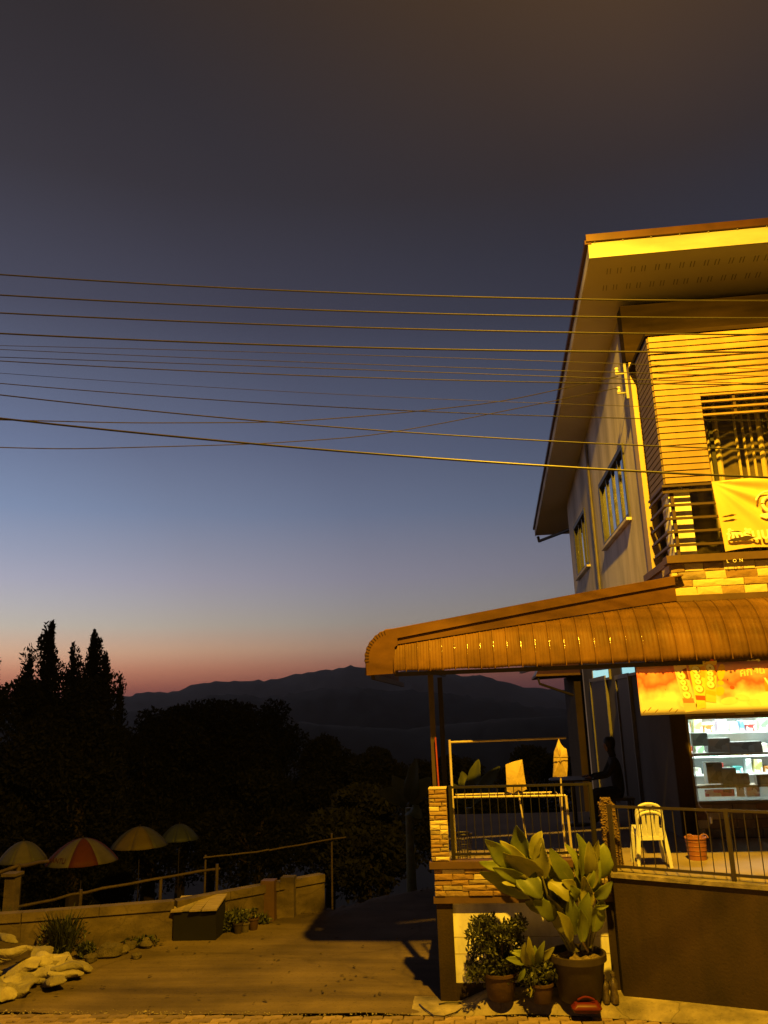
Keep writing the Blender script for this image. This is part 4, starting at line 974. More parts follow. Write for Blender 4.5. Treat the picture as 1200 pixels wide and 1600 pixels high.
# seated person in the dark behind the railing
def skin_mesh(name, joints, edges, m, parent, root=0, levels=2):
    me = bpy.data.meshes.new(name); off_ = parent_at(parent)
    me.from_pydata([tuple(Vector(j[0])-off_) for j in joints], edges, [])
    ob = bpy.data.objects.new(name, me); COL.objects.link(ob)
    sk = ob.modifiers.new('skin', 'SKIN')
    for i, j in enumerate(joints):
        me.skin_vertices[0].data[i].radius = (j[1], j[1] if len(j) < 3 else j[2]); me.skin_vertices[0].data[i].use_root = (i == root)
    sb = ob.modifiers.new('sub', 'SUBSURF'); sb.levels = levels; sb.render_levels = levels
    dg = bpy.context.evaluated_depsgraph_get(); nm = bpy.data.meshes.new_from_object(ob.evaluated_get(dg)); bpy.data.objects.remove(ob)
    nm.name = name; nm.materials.clear(); nm.materials.append(m); nm.polygons.foreach_set('use_smooth', [True]*len(nm.polygons))
    o = bpy.data.objects.new(name, nm); COL.objects.link(o); o.parent = parent; return o
PX, PY = at(965, 1200, 14.2).x, 14.2
pe = thing('person', 'person in dark clothing seated in the shade beside the house wall, reaching forward', 'person', (PX, PY, TZ))
g = lambda x, y, z: (PX+x, PY+y, TZ+z)
J = [(g(0, 0, .50), .15, .12), (g(-.02, 0, .70), .13, .11), (g(-.05, 0, .92), .15, .11), (g(-.06, 0, 1.04), .09, .08), (g(-.075, 0, 1.10), .05, .05), (g(-.10, 0, 1.17), .075, .075), (g(-.11, 0, 1.27), .085, .08), (g(-.105, 0, 1.34), .06, .06),
     (g(-.06, -.17, .98), .065), (g(-.20, -.24, .78), .05), (g(-.44, -.20, .74), .04), (g(-.06, .17, .98), .065), (g(-.18, .25, .76), .05), (g(-.42, .16, .74), .04),
     (g(-.02, -.10, .47), .10), (g(-.42, -.12, .49), .075), (g(-.40, -.12, .10), .05), (g(-.02, .10, .47), .10), (g(-.42, .12, .49), .075), (g(-.40, .12, .10), .05), (g(-.52, -.13, .05), .04), (g(-.52, .13, .05), .04)]
E_ = [(0, 1), (1, 2), (2, 3), (3, 4), (4, 5), (5, 6), (6, 7), (2, 8), (8, 9), (9, 10), (2, 11), (11, 12), (12, 13), (0, 14), (14, 15), (15, 16), (0, 17), (17, 18), (18, 19), (16, 20), (19, 21)]
body = skin_mesh('body', J, E_, M_CLOTHD, pe)
hd = MB().lathe([(0, -.02), (.055, 0), (.085, .06), (.098, .12), (.09, .18), (.055, .215), (0, .225)], (PX-.095, PY, TZ+1.15), 18); hd.build('hair', M_HAIR, pe, True)
for s_ in (-1, 1):
    hj = [(g(-.44, s_*.19, .74), .03), (g(-.50, s_*.18, .735), .032)]; he = [(0, 1)]
    for k in range(4):
        i0 = len(hj); a = (k-1.5)*.018; hj += [(g(-.545, s_*.18+a, .735), .011), (g(-.585, s_*.18+a*1.2, .725), .009), (g(-.605, s_*.18+a*1.2, .705), .008)]; he += [(1, i0), (i0, i0+1), (i0+1, i0+2)]
    i0 = len(hj); hj += [(g(-.49, s_*.18-s_*.045, .74), .011), (g(-.525, s_*.18-s_*.06, .735), .009)]; he += [(1, i0), (i0, i0+1)]
    skin_mesh('hand', hj, he, M_SKIN, pe, 0, 1)
fb = MB().lathe([(0, -.02), (.04, -.005), (.062, .05), (.07, .1), (.05, .14), (0, .15)], (PX-.135, PY, TZ+1.15), 14); fb.build('face', M_SKIN, pe, True)
st = thing('stool', 'dark stool under the seated person', 'stool', (PX+.02, PY, TZ))
MB().box((PX-.15, PY-.16, TZ+.37), (PX+.2, PY+.16, TZ+.41)).build('seat', M_DARK, st)
for sx in (-.12, .17):
    for sy in (-.13, .13): MB().bar((PX+sx, PY+sy, TZ), (PX+sx, PY+sy, TZ+.369), .03, .03).build('leg', M_DARK, st)
tb = thing('table', 'dark round table in the shade in front of the seated person', 'table', (PX-.75, PY, TZ))
MB().lathe([(0, .70), (.38, .70), (.39, .71), (.38, .725), (0, .725)], (PX-.75, PY, TZ), 26).build('top', M_DARK, tb, True)
MB().tube([(PX-.75, PY, TZ+.02), (PX-.75, PY, TZ+.70)], .035, 10).build('stem', M_DARK, tb, True)
MB().lathe([(0, 0), (.24, 0), (.22, .02), (.04, .04)], (PX-.75, PY, TZ), 20).build('foot', M_DARK, tb, True)
# low annex roof behind the house
an = thing('annex', 'dark low tiled annex roof behind the house wall', 'annex', (2.0, 24, 0))
e0, e1, e2, e3 = at(838, 1057, 23), at(893, 1060, 23), at(868, 1036, 25), at(960, 1030, 25)
MB().prism([e0, Vector((4.5, 23, e0.z)), Vector((4.5, 26, e2.z+.9)), Vector((e2.x+.2, 26, e2.z+.9)), Vector((e0.x+.1, 26.5, e0.z))], (0, 0, .06)).build('roof', M_ROOF, an)
MB().box((e1.x+.1, 23.4, -4), (4.5, 26, e0.z)).build('wall', M_BROWN, an)
MB().tube([e0+Vector((.05, .05, -.05)), e0+Vector((.08, .06, -.2)), Vector((e1.x+.05, 23.35, e1.z-.45))], .035, 8).build('gutter_pipe', M_DARK, an, True)

# ------------------------------------------------------------------ potted plants in front of the white panel
def leaf_mesh(base_, tip, width, normal, fold=.25, droop=.0, m=M_LEAF, parent=None, name='leaf'):
    base_ = Vector(base_); tip = Vector(tip); ax = tip-base_; ln = ax.length; d = ax/ln; n_ = Vector(normal); n_ = (n_-d*n_.dot(d)).normalized(); s_ = d.cross(n_)
    mb = MB(); nu, nv = 34, 8
    ph = RNG.uniform(0, 6); tw = RNG.uniform(-.5, .5); bend = RNG.uniform(.05, .15)*(1 if RNG.random() < .75 else -1); sw = RNG.uniform(-.06, .06)
    for i in range(nu+1):
        t = i/nu; wv = width/2*max(.004, (math.sin(math.pi*t**.85)**.62)*(1-.25*t*t)) if 0 < t < 1 else .002
        c = base_+d*ln*t+n_*ln*(bend*math.sin(math.pi*t*.9)-droop*t*t)+s_*ln*sw*math.sin(math.pi*t)
        ct, st_ = math.cos(tw*(t-.3)), math.sin(tw*(t-.3)); s2 = s_*ct+n_*st_; n2 = n_*ct-s_*st_
        for j in range(nv+1):
            v = j/nv*2-1
            edge = 1+.05*math.sin(t*19+ph+(2 if v > 0 else 0))*(abs(v) > .9)
            mb.v.append(tuple(c+s2*wv*v*edge+n2*(abs(v)**1.3*wv*fold+.0022*math.sin(t*88-abs(v)*7)*abs(v)**.5+.05*width*math.sin(t*9+ph+(v > 0)*1.7)*v*v)))
    for i in range(nu):
        for j in range(nv): a = i*(nv+1)+j; mb.f.append((a, a+nv+1, a+nv+2, a+1))
    # midrib
    o = mb.build(name, m, parent, True); o.modifiers.new('t', 'SOLIDIFY').thickness = .002
    if width > .1:
        rb = MB().tube([Vector(mb.v[i*(nv+1)+nv//2])-n_*.002 for i in range(0, nu-2, 3)], [max(.0012, .0045*(1-i/11)) for i in range(len(range(0, nu-2, 3)))], 5)
        rb.build('midrib', M_STEM, o, True)
    return o
BPX, BPY = at(907, 1545, 10.0).x, 10.10
bigp = thing('potted_plant', 'large broad leaved plant in a wide dark pot before the white panel', 'potted plant', (BPX, BPY, .145))
b = MB().lathe([(0, 0), (.215, 0), (.235, .03), (.295, .38), (.305, .40), (.325, .405), (.325, .47), (.295, .472), (.285, .42), (.28, .38), (0, .38)], (BPX, BPY, .147), 40)
b.build('pot', M_POT, bigp, True)
b = MB().grid(lambda u, v: (BPX+(.27*u)*math.cos(v*2*math.pi), BPY+(.27*u)*math.sin(v*2*math.pi), .565+.03*(1-u)+.012*math.sin(u*9+v*25)), 8, 40); b.build('soil', M_EARTH, bigp, True)
def cpx(x, y): return (640+x/3.3333, 1280+y/3.3333)
LV = [((540, 265), (392, 100), 105, -.25, 0), ((520, 262), (362, 222), 55, -.05, 0), ((640, 405), (362, 278), 95, -.12, 0), ((606, 200), (556, 32), 105, .0, 0), ((640, 210), (690, 62), 80, .05, 1),
      ((695, 295), (480, 168), 125, -.2, 1), ((700, 310), (690, 95), 100, -.05, 1), ((560, 285), (690, 412), 135, -.22, 0), ((852, 335), (728, 152), 95, -.12, 0), ((893, 300), (868, 72), 98, .0, 0),
      ((935, 305), (930, 112), 70, -.08, 1), ((990, 310), (1012, 125), 95, .05, 0), ((950, 360), (965, 175), 70, -.15, 1), ((725, 325), (828, 432), 100, -.2, 1), ((965, 408), (1058, 325), 62, -.15, 0),
      ((870, 420), (835, 345), 55, -.18, 0), ((965, 460), (1038, 450), 26, -.12, 0), ((905, 350), (850, 205), 75, .05, 0), ((640, 300), (585, 160), 90, .08, 0), ((740, 300), (775, 180), 60, .1, 0), ((1000, 300), (975, 120), 70, .12, 0),
      ((700, 480), (630, 360), 60, -.1, 0), ((860, 540), (800, 440), 50, -.05, 0), ((900, 520), (880, 440), 40, -.1, 1)]
LV += [((800, 600), (720, 400), 85, -.15, 0), ((870, 600), (830, 390), 90, -.12, 1), ((910, 590), (930, 380), 85, -.14, 0), ((960, 590), (1010, 420), 75, -.1, 0), ((840, 640), (760, 480), 80, -.2, 1), ((900, 640), (890, 470), 70, -.22, 0), ((760, 520), (640, 420), 85, -.18, 0), ((930, 470), (905, 300), 80, -.16, 1), ((620, 250), (470, 110), 60, .05, 0), ((610, 330), (430, 250), 70, -.2, 1), ((660, 260), (640, 90), 55, .1, 0), ((720, 330), (740, 150), 60, .02, 0), ((800, 350), (690, 190), 60, .05, 0), ((880, 330), (800, 130), 65, .08, 0), ((930, 330), (985, 110), 55, -.1, 1), ((910, 400), (990, 210), 60, -.05, 0), ((600, 360), (480, 330), 60, -.1, 0), ((870, 380), (790, 320), 60, -.15, 1), ((660, 380), (560, 240), 70, .0, 1), ((700, 380), (560, 330), 110, .12, 0), ((760, 420), (640, 300), 110, .16, 0), ((820, 380), (760, 250), 110, .15, 0), ((900, 400), (840, 300), 100, .16, 0), ((960, 380), (920, 240), 95, .16, 0), ((720, 460), (600, 430), 80, .1, 0), ((780, 500), (690, 400), 90, .14, 0), ((850, 470), (770, 390), 90, .14, 0)]
for (bs, tp, wpx, dy, k) in LV:
    Yb = BPY-.02+dy*.5; Yt = BPY-.02+dy
    p = at(*cpx(*bs), Yb); q = at(*cpx(*tp), Yt)
    leaf_mesh(p, q, wpx/3.333/125*RNG.uniform(.85, 1.05), (RNG.uniform(-.9, .9), -1, RNG.uniform(-.5, .8)), RNG.uniform(.05, .5), 0, M_LEAFY if (k and RNG.random() < .7) or RNG.random() < .12 else M_LEAF, bigp)
def stem(pts_px, Ys, r0_, r1_, parent, m=M_STEM):
    pts = [at(*cpx(*p), Y) for p, Y in zip(pts_px, Ys)]; n = 4; out_ = []
    for i in range(len(pts)-1):
        for k in range(n): out_.append(pts[i].lerp(pts[i+1], k/n))
    out_.append(pts[-1]); rs = [lerp(r0_, r1_, i/(len(out_)-1)) for i in range(len(out_))]
    MB().tube(out_, rs, 8).build('stem', m, parent, True)
for a, Ys, r in (([(850, 690), (790, 560), (700, 470), (600, 385)], (BPY, BPY-.02, BPY-.06, BPY-.08), .022), ([(870, 690), (810, 570), (740, 470), (690, 300)], (BPY, BPY, BPY-.03, BPY-.08), .02), ([(835, 690), (770, 570), (690, 450), (550, 270)], (BPY, BPY, BPY-.03, BPY-.1), .016),
                 ([(900, 680), (905, 560), (915, 460), (895, 300)], (BPY, BPY, BPY, BPY-.02), .022), ([(925, 670), (940, 540), (950, 440), (935, 300)], (BPY, BPY, BPY, BPY-.04), .02), ([(940, 670), (960, 540), (975, 430), (995, 310)], (BPY, BPY, BPY, BPY+.02), .018), ([(915, 680), (900, 520), (880, 420), (850, 330)], (BPY, BPY-.03, BPY-.03, BPY-.05), .016),
                 ([(950, 660), (990, 520), (1000, 460), (965, 405)], (BPY, BPY-.02, BPY-.04, BPY-.07), .007), ([(860, 690), (830, 560), (740, 430), (725, 330)], (BPY, BPY-.02, BPY-.06, BPY-.1), .012), ([(905, 660), (895, 520), (890, 470), (870, 420)], (BPY, BPY-.05, BPY-.06, BPY-.09), .008)):
    stem(a, Ys, r, r*.55, bigp)
stem([(930, 690), (885, 610), (880, 530), (890, 480)], (BPY, BPY-.1, BPY-.1, BPY-.1), .012, .02, bigp, mat('dry_sheath', (.45, .36, .2), .7, None, 9))

def leaf_cloud(name, m, parent, cs, n, size, aspect=2.2, flat_=0., smooth=False, updir=.0):
    """n leaf blades (two triangles folded on the midrib) spread through ellipsoids cs = [(centre, radii, weight)]"""
    wts = np.array([c[2] for c in cs], float); wts /= wts.sum(); idx = RNG.choice(len(cs), n, p=wts)
    ce = np.array([tuple(c[0]) for c in cs])[idx]; ra_ = np.array([tuple(c[1]) for c in cs])[idx]
    d = RNG.normal(size=(n, 3)); d /= np.linalg.norm(d, axis=1)[:, None]; r = RNG.random(n)**.42
    P = ce+d*r[:, None]*ra_
    ax = RNG.normal(size=(n, 3))+d*.9; ax[:, 2] += updir; ax /= np.linalg.norm(ax, axis=1)[:, None]
    nn = RNG.normal(size=(n, 3)); sd_ = np.cross(ax, nn); sd_ /= np.linalg.norm(sd_, axis=1)[:, None]; up_ = np.cross(sd_, ax)
    sz = size*RNG.uniform(.6, 1.35, n)[:, None]
    A = P-ax*sz/2; B = P+ax*sz/2; Cc = P+sd_*sz/aspect/2+up_*sz*.12; D = P-sd_*sz/aspect/2+up_*sz*.12
    V = np.stack([A, Cc, B, D], 1).reshape(-1, 3)-np.array(parent_at(parent))
    me = bpy.data.meshes.new(name); me.vertices.add(4*n); me.vertices.foreach_set('co', V.ravel())
    i4 = np.arange(n)*4; T = np.stack([i4, i4+1, i4+2, i4, i4+2, i4+3], 1).reshape(-1)
    me.loops.add(6*n); me.loops.foreach_set('vertex_index', T.astype(np.int32)); me.polygons.add(2*n)
    me.polygons.foreach_set('loop_start', (np.arange(2*n)*3).astype(np.int32)); me.update(calc_edges=True); me.validate()
    me.materials.append(m); o = bpy.data.objects.new(name, me); COL.objects.link(o)
    if parent: o.parent = parent
    return o
SX, SYp = at(783, 1560, 9.9).x, 10.10
shr = thing('potted_shrub', 'dense small leaved shrub in a terracotta pot left of the big pot', 'potted plant', (SX, SYp, .145))
MB().lathe([(0, 0), (.13, 0), (.15, .03), (.175, .24), (.19, .245), (.19, .275), (.165, .275), (.155, .22), (0, .22)], (SX, SYp, .147), 32).build('pot', M_TERRA, shr, True)
cs = []
for k in range(30):
    px_ = 742+(k % 6)*13.5+RNG.uniform(-5, 5); py_ = 1446+(k//6)*20+RNG.uniform(-7, 7); c = at(px_, py_, SYp+RNG.uniform(-.16, .14)); cs.append((c, (.11, .11, .10), 1))
leaf_cloud('foliage', M_SHRUB, shr, cs, 4200, .056, 2.3, updir=.5)
for k in range(10):
    c = cs[k][0]; MB().tube([(SX+RNG.uniform(-.05, .05), SYp+RNG.uniform(-.05, .05), .36), (lerp(SX, c.x, .6), lerp(SYp, c.y, .6), lerp(.40, c.z, .6)), c], [.009, .006, .003], 6).build('stem', M_BARK, shr)
KX, KY = at(850, 1572, 9.85).x, 10.0
kr = thing('croton_plant', 'small plant with long striped leaves in a little pot between shrub and big pot', 'potted plant', (KX, KY, .14))
MB().lathe([(0, 0), (.09, 0), (.10, .02), (.125, .17), (.135, .175), (.135, .2), (.115, .2), (.105, .16), (0, .16)], (KX, KY, .142), 26).build('pot', M_TERRA, kr, True)
for (bs, tp, wpx) in (((610, 740), (500, 725), 42), ((620, 720), (520, 690), 36), ((620, 770), (600, 640), 46), ((640, 770), (620, 610), 44), ((655, 765), (650, 655), 40), ((665, 760), (705, 630), 38), ((690, 740), (755, 665), 34), ((660, 770), (700, 800), 40), ((720, 760), (770, 710), 28), ((600, 770), (560, 850), 26), ((650, 830), (625, 930), 24), ((690, 790), (745, 790), 30)):
    leaf_mesh(at(*cpx(*bs), KY), at(*cpx(*tp), KY-RNG.uniform(.0, .12)), wpx/3.333/125, (RNG.uniform(-.4, .4), -1, .4), .3, 0, random.choice((M_LEAF, M_LEAFY)), kr)
leaf_cloud('foliage', M_SHRUB, kr, [(Vector((KX, KY, .42)), (.18, .14, .13), 1), (Vector((KX+.13, KY, .45)), (.10, .1, .12), .5), (Vector((KX-.1, KY-.02, .34)), (.12, .1, .14), .6)], 420, .075, 2.2)
for k in range(4): MB().tube([(KX+RNG.uniform(-.03, .03), KY, .3), (KX+RNG.uniform(-.08, .08), KY-.02, .55)], .008, 6).build('stem', M_BARK, kr)
# red plastic container, bottles, cable loop
rx = at(914, 1565, 9.98); RXx, RYy = rx.x, 9.90; RZ = .075
rd = thing('red_container', 'flat red plastic container lying on the apron before the big pot', 'container', (RXx, RYy, .02+RZ))
def rr_(hw, hd_, z, r=.04, n=5):
    o_ = []
    for cx, cy, a0 in ((hw-r, hd_-r, 0), (-hw+r, hd_-r, 90), (-hw+r, -hd_+r, 180), (hw-r, -hd_+r, 270)):
        for k in range(n): a = math.radians(a0+90*k/(n-1)); o_.append((RXx+cx+r*math.cos(a), RYy+cy+r*math.sin(a), z+RZ))
    return o_
def loft(name, rings, m, parent, cap=True):
    mb = MB(); n = len(rings[0])
    for rg_ in rings: mb.v += rg_
    for i in range(len(rings)-1):
        for k in range(n): mb.f.append((i*n+k, i*n+(k+1) % n, (i+1)*n+(k+1) % n, (i+1)*n+k))
    if cap: mb.f += [tuple(range(n-1, -1, -1)), tuple((len(rings)-1)*n+k for k in range(n))]
    return mb.build(name, m, parent, True)
loft('body', [rr_(.14, .10, .022), rr_(.15, .105, .04), rr_(.15, .105, .055)], M_RED, rd)
loft('lid', [rr_(.16, .115, .056), rr_(.16, .115, .066), rr_(.135, .095, .09), rr_(.125, .085, .11, .03), rr_(.11, .07, .115, .03)], M_RED, rd)
MB().tube([(RXx-.09+.18*t, RYy-.06, RZ+.14+.03*math.sin(math.pi*t)) for t in np.linspace(0, 1, 9)], .012, 8).build('handle', M_RED, rd, True)
for k, (px_, nm) in enumerate(((947, 'left'), (960, 'right'))):
    c = at(px_, 1556, 10.06); bo = thing('metal_bottle', f'small pewter coloured bottle by the wall corner, the {nm} one of the pair', 'bottle', (c.x, 10.06, .115), 'bottles by the wall corner'); s_ = 1 if k == 0 else 1.12
    MB().lathe([(0, 0), (.040*s_, 0), (.044*s_, .02), (.044*s_, .06), (.034*s_, .10*s_), (.042*s_, .14*s_), (.042*s_, .19*s_), (.022*s_, .215*s_), (.018*s_, .24*s_)], (c.x, 10.06, .117), 20).build('body', M_BOTTLE, bo, True)
    MB().lathe([(.02*s_, 0), (.024*s_, .004), (.022*s_, .03*s_), (.010*s_, .034*s_), (.01*s_, .05), (0, .052)], (c.x, 10.06, .117+.238*s_), 14).build('stopper', M_BOTTLE, bo, True)
pts = [atz(x, y, .03) for x, y in ((655, 1569), (664, 1577), (678, 1587), (694, 1588), (712, 1582), (727, 1572), (718, 1567), (700, 1566), (686, 1569))]
tag(MB().tube(pts, .007, 6).build('cable_loop', M_WIRE, smooth=True), 'thin dark cable lying in a loop on the apron left of the shrub', 'cable')

# ------------------------------------------------------------------ the yard on the left
def wallz(p): return tz(p[0], p[1]-.3)
LW = [(-8.6, 12.1), (-6.99, 12.45), (-4.87, 13.1), (-2.90, 15.02)]
lw = thing('low_wall', 'low yellowish concrete yard wall with projecting cap along the drive', 'wall', (-4.87, 13.1, 0))
for (x0, y0), (x1, y1) in zip(LW, LW[1:]):
    d = Vector((x1-x0, y1-y0, 0)).normalized(); n_ = Vector((d.y, -d.x, 0))
    MB().bar((x0, y0, .12), (x1, y1, .12), .14, .62).build('wall', M_LWALL, lw)
    L_ = math.hypot(x1-x0, y1-y0); k = max(1, round(L_/1.1))
    for i in range(k):
        a = Vector((x0, y0, .50))+d*(L_*i/k+.004); c = Vector((x0, y0, .50))+d*(L_*(i+1)/k-.004)
        MB().bar(a, c, .19, .125).build('cap', M_LWALL, lw)
for x, y in ((427, 1432), (455, 1428)):
    c = atz(x, y, 0); yy = interp(c.x, WALLPTS)
    MB().box((c.x-.13, yy-.17, -.1), (c.x+.10, yy+.05, .62)).build('pier', M_LWALL if x > 440 else M_BROWN2, lw)
# planter box against the wall
c = atz(302, 1472, 0); cx, cy = c.x, c.y
pb = thing('storage_box', 'dark box with loose boards on top standing against the low wall', 'box', (cx, cy+.25, 0))
b = MB(); x0, x1, y0, y1 = cx-.33, cx+.34, cy+.02, cy+.5
b.box((x0, y0, 0), (x1, y0+.04, .40)); b.box((x0, y1-.04, 0), (x1, y1, .50)); b.box((x0, y0+.04, 0), (x0+.04, y1-.04, .42)); b.box((x1-.04, y0+.04, 0), (x1, y1-.04, .43)); b.build('box', mat('box_black', (.005, .004, .003), .7, None, 6), pb)
for k, (u0, u1, m_) in enumerate(((-.02, .16, M_PLANK), (.17, .30, M_PAD), (.31, .48, M_PLANK), (.49, .72, M_PLANK))):
    xa, xb = x0-.03+u0, x0-.03+u1; j1, j2 = RNG.uniform(-.05, .05), RNG.uniform(-.03, .03)
    MB().prism([(xa+j2, y0-.03+j1, .42+.006*k), (xb+j2, y0-.03+j1*.6, .425+.006*k), (xb-j2, y1+.02-j1, .525+.005*k), (xa-j2, y1+.02-j1*.5, .52+.005*k)], (0, 0, .022)).build('board', m_, pb)
# fence rails and posts beyond the wall
def gz(x, y): return tz(x, y)
gp = at(12, 1440, 14.6)
gate = thing('gate_post', 'pale square concrete gate post at the left edge behind the low wall', 'post', (gp.x, 14.6, -1))
pa_ = at(17, 1368, 14.6)
MB().bar((gp.x+.02, 14.6, -1.2), (gp.x+.04, 14.6, pa_.z), .20, .18, (0, 1, 0)).build('shaft', M_LWALL, gate)
MB().box((gp.x-.11, 14.46, pa_.z+.002), (gp.x+.17, 14.74, pa_.z+.05)).build('cap', M_LWALL, gate)
def fence(label, pts_px, r, posts, m=M_BAMB):
    ps = [at(x, y, Y) for x, y, Y in pts_px]
    t = thing('bamboo_fence', label, 'fence', (ps[0].x, ps[0].y, gz(ps[0].x, ps[0].y)))
    for a, c in zip(ps, ps[1:]):
        k = 5; MB().tube([a.lerp(c, i/k)+Vector((0, 0, RNG.normal()*.008)) for i in range(k+1)], r, 8).build('rail', m, t, True)
    for x, y, Y in posts:
        p = at(x, y, Y); MB().tube([(p.x, p.y, gz(p.x, p.y)-.2), (p.x+.02, p.y, p.z)], r*1.3, 8).build('post', m, t, True)
fence('long bamboo rail fence climbing to the right behind the low wall', [(28, 1418, 15.0), (160, 1387, 16.4), (343, 1357, 18.5)], .027, [(125, 1390, 16.0), (250, 1372, 17.4), (338, 1350, 18.4)])
fence('thin bamboo rail fence rising towards the house side of the drive', [(318, 1340, 19.5), (420, 1328, 20.6), (540, 1308, 22.2)], .02, [(320, 1336, 19.6), (517, 1302, 22.0)])
fence('short slanting bamboo rail at the left edge by the gate post', [(-30, 1372, 15.4), (30, 1353, 16.2), (75, 1345, 17.0)], .035, [(28, 1350, 16.2)])
# market umbrellas
def umbrella(label, x, ytop, yrim, half, Y, cols, sag=.35):
    c = at(x, yrim, Y); topz = at(x, ytop, Y).z; R_ = half/F*Y/math.cos(math.radians(10)); g_ = gz(c.x, Y)
    t = thing('market_umbrella', label, 'umbrella', (c.x, Y, g_), 'market umbrellas beyond the low wall')
    hz = topz-c.z; n = 8; a0 = -1.46
    ring = lambda a, s_: (c.x+R_*s_*math.cos(a), Y+R_*s_*math.sin(a), c.z+hz*(1-s_**1.9)+.0)
    for k in range(n):
        mb = MB()
        def fn(u, v):
            a = a0+2*math.pi*(k+v)/n; x_, y_, z_ = ring(a, max(.001, u)); dip = math.sin(math.pi*v)*u; cc_ = 1-.035*dip
            return (c.x+(x_-c.x)*cc_, Y+(y_-Y)*cc_, z_-.02*dip)
        o = mb.grid(fn, 8, 5).build('panel', cols[k % len(cols)], t, True, fix=False); o.modifiers.new('t', 'SOLIDIFY').thickness = .006
        a = a0+2*math.pi*k/n; MB().tube([ring(a, s_)[:2]+(ring(a, s_)[2]-.015,) for s_ in (.03, .5, 1.0)], .008, 5).build('rib', M_DARK, t)
    MB().tube([(c.x, Y, g_-.1), (c.x, Y, topz+.06)], .02, 8).build('pole', M_DARK, t, True)
    return t, c, R_, hz
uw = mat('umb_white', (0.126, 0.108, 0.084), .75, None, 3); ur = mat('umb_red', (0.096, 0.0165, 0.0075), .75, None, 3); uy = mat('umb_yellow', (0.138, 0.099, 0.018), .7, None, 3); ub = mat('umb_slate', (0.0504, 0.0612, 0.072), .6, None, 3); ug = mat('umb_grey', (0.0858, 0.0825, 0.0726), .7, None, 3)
umbrella('greyish white umbrella at the far left behind the gate post', 35, 1314, 1344, 37, 25, [uw, ug])
t_, c_, R_, hz_ = umbrella('red and white striped umbrella, the widest of the row', 128, 1309, 1345, 54, 26, [ur, uw])
umbrella('grey umbrella with yellow top behind the striped one', 218, 1291, 1321, 43, 30, [uy, ug, ug, ug, ug, ug, ug, uy])
umbrella('bluish slate umbrella at the right end of the row', 280, 1287, 1311, 30, 33, [ub, ub, ug])
a_ = math.radians(-126); rr3 = R_*.90
text_mesh('lettering', 'ANTU', .22, ur, t_, (c_.x+rr3*math.cos(a_)+.02, 26+rr3*math.sin(a_)-.03, c_.z+hz_*(1-.9**1.9)-.02), (.93, -.36, 0), (.15, .4, 1))

# sandbags
def bag_mesh(seed, l=.60, w=.36, h=.15):
    rg_ = np.random.default_rng(seed); ph = rg_.uniform(0, 6.3, 8); mb = MB()
    def fn(u, v):
        a = u*2*math.pi; t = (v-.5)*math.pi
        e = .55; sg = lambda q, p_: math.copysign(abs(q)**p_, q)
        x = l/2*sg(math.cos(t), .8)*sg(math.cos(a), e); y = w/2*sg(math.cos(t), .8)*sg(math.sin(a), e); z = h/2*sg(math.sin(t), .8)
        ear = 1+.16*abs(math.cos(a)*math.sin(a))*2*math.cos(t)**2
        wr = .0075*(math.sin(5*a+ph[0]+3*t)+.7*math.sin(9*a+ph[1]+t)+.6*math.sin(7*t+ph[2]+2*a)+.55*math.sin(15*a+ph[4]+5*t)+.4*math.sin(23*a+ph[5]-4*t))
        return (x*ear+wr, y*ear+wr*.7, z*(1-.35*abs(x/(l/2))**3)+.03*math.sin(3*x/l*2+ph[3])+wr*.6)
    return mesh_only(mb.grid(fn, 56, 18), 'sandbag', M_SACK, True)
bms = [bag_mesh(k) for k in range(4)]
BAGS = [(8, 1465, .34, 'upper sack against the wall behind the heap'), (20, 1492, .36, 'sack lying on top of the heap'), (45, 1500, .22, 'long sack in the middle of the heap top'), (95, 1506, .12, 'sack at the right end of the upper row'),
        (70, 1513, .10, 'sack below the top row, right of the middle'), (100, 1522, .08, 'sack at the right foot of the heap'), (20, 1520, .10, 'darker sack left of the middle in the lower row'), (52, 1528, .07, 'sack in the middle of the lower row'),
        (84, 1537, .06, 'flat front sack at the right of the bottom row'), (10, 1540, .08, 'sack at the left of the bottom row'), (3, 1556, .06, 'foremost sack at the left picture edge'), (-25, 1520, .15, 'sack at the left picture edge, partly cut off'), (118, 1508, .09, 'outermost sack near the weeds'), (60, 1488, .26, 'sack tucked behind the heap top'), (36, 1511, .19, 'sack wedged under the heap top'), (78, 1500, .20, 'small sack on the right shoulder of the heap'),
        (66, 1521, .11, 'crumpled sack right of the middle in the lower row'), (32, 1534, .09, 'sack in front of the darker one'), (104, 1513, .13, 'sack leaning on the right end of the heap'), (24, 1550, .06, 'flat sack in front of the bottom row'), (-8, 1500, .30, 'sack at the left edge high on the heap'), (-14, 1545, .10, 'low sack cut off by the left picture edge')]
for k, (x, y, z, nm) in enumerate(BAGS):
    p = atz(x, y, z); o = inst('sandbag', bms[k % 4], None, (p.x, p.y, max(z, .085)), (RNG.normal()*.22, RNG.normal()*.18, RNG.uniform(-.9, .9)), (RNG.uniform(.55, .78), RNG.uniform(.6, .85), RNG.uniform(.65, .9)))
    tag(o, f'pale sandbag, {nm}', 'sandbag', 'sandbags heaped at the left')
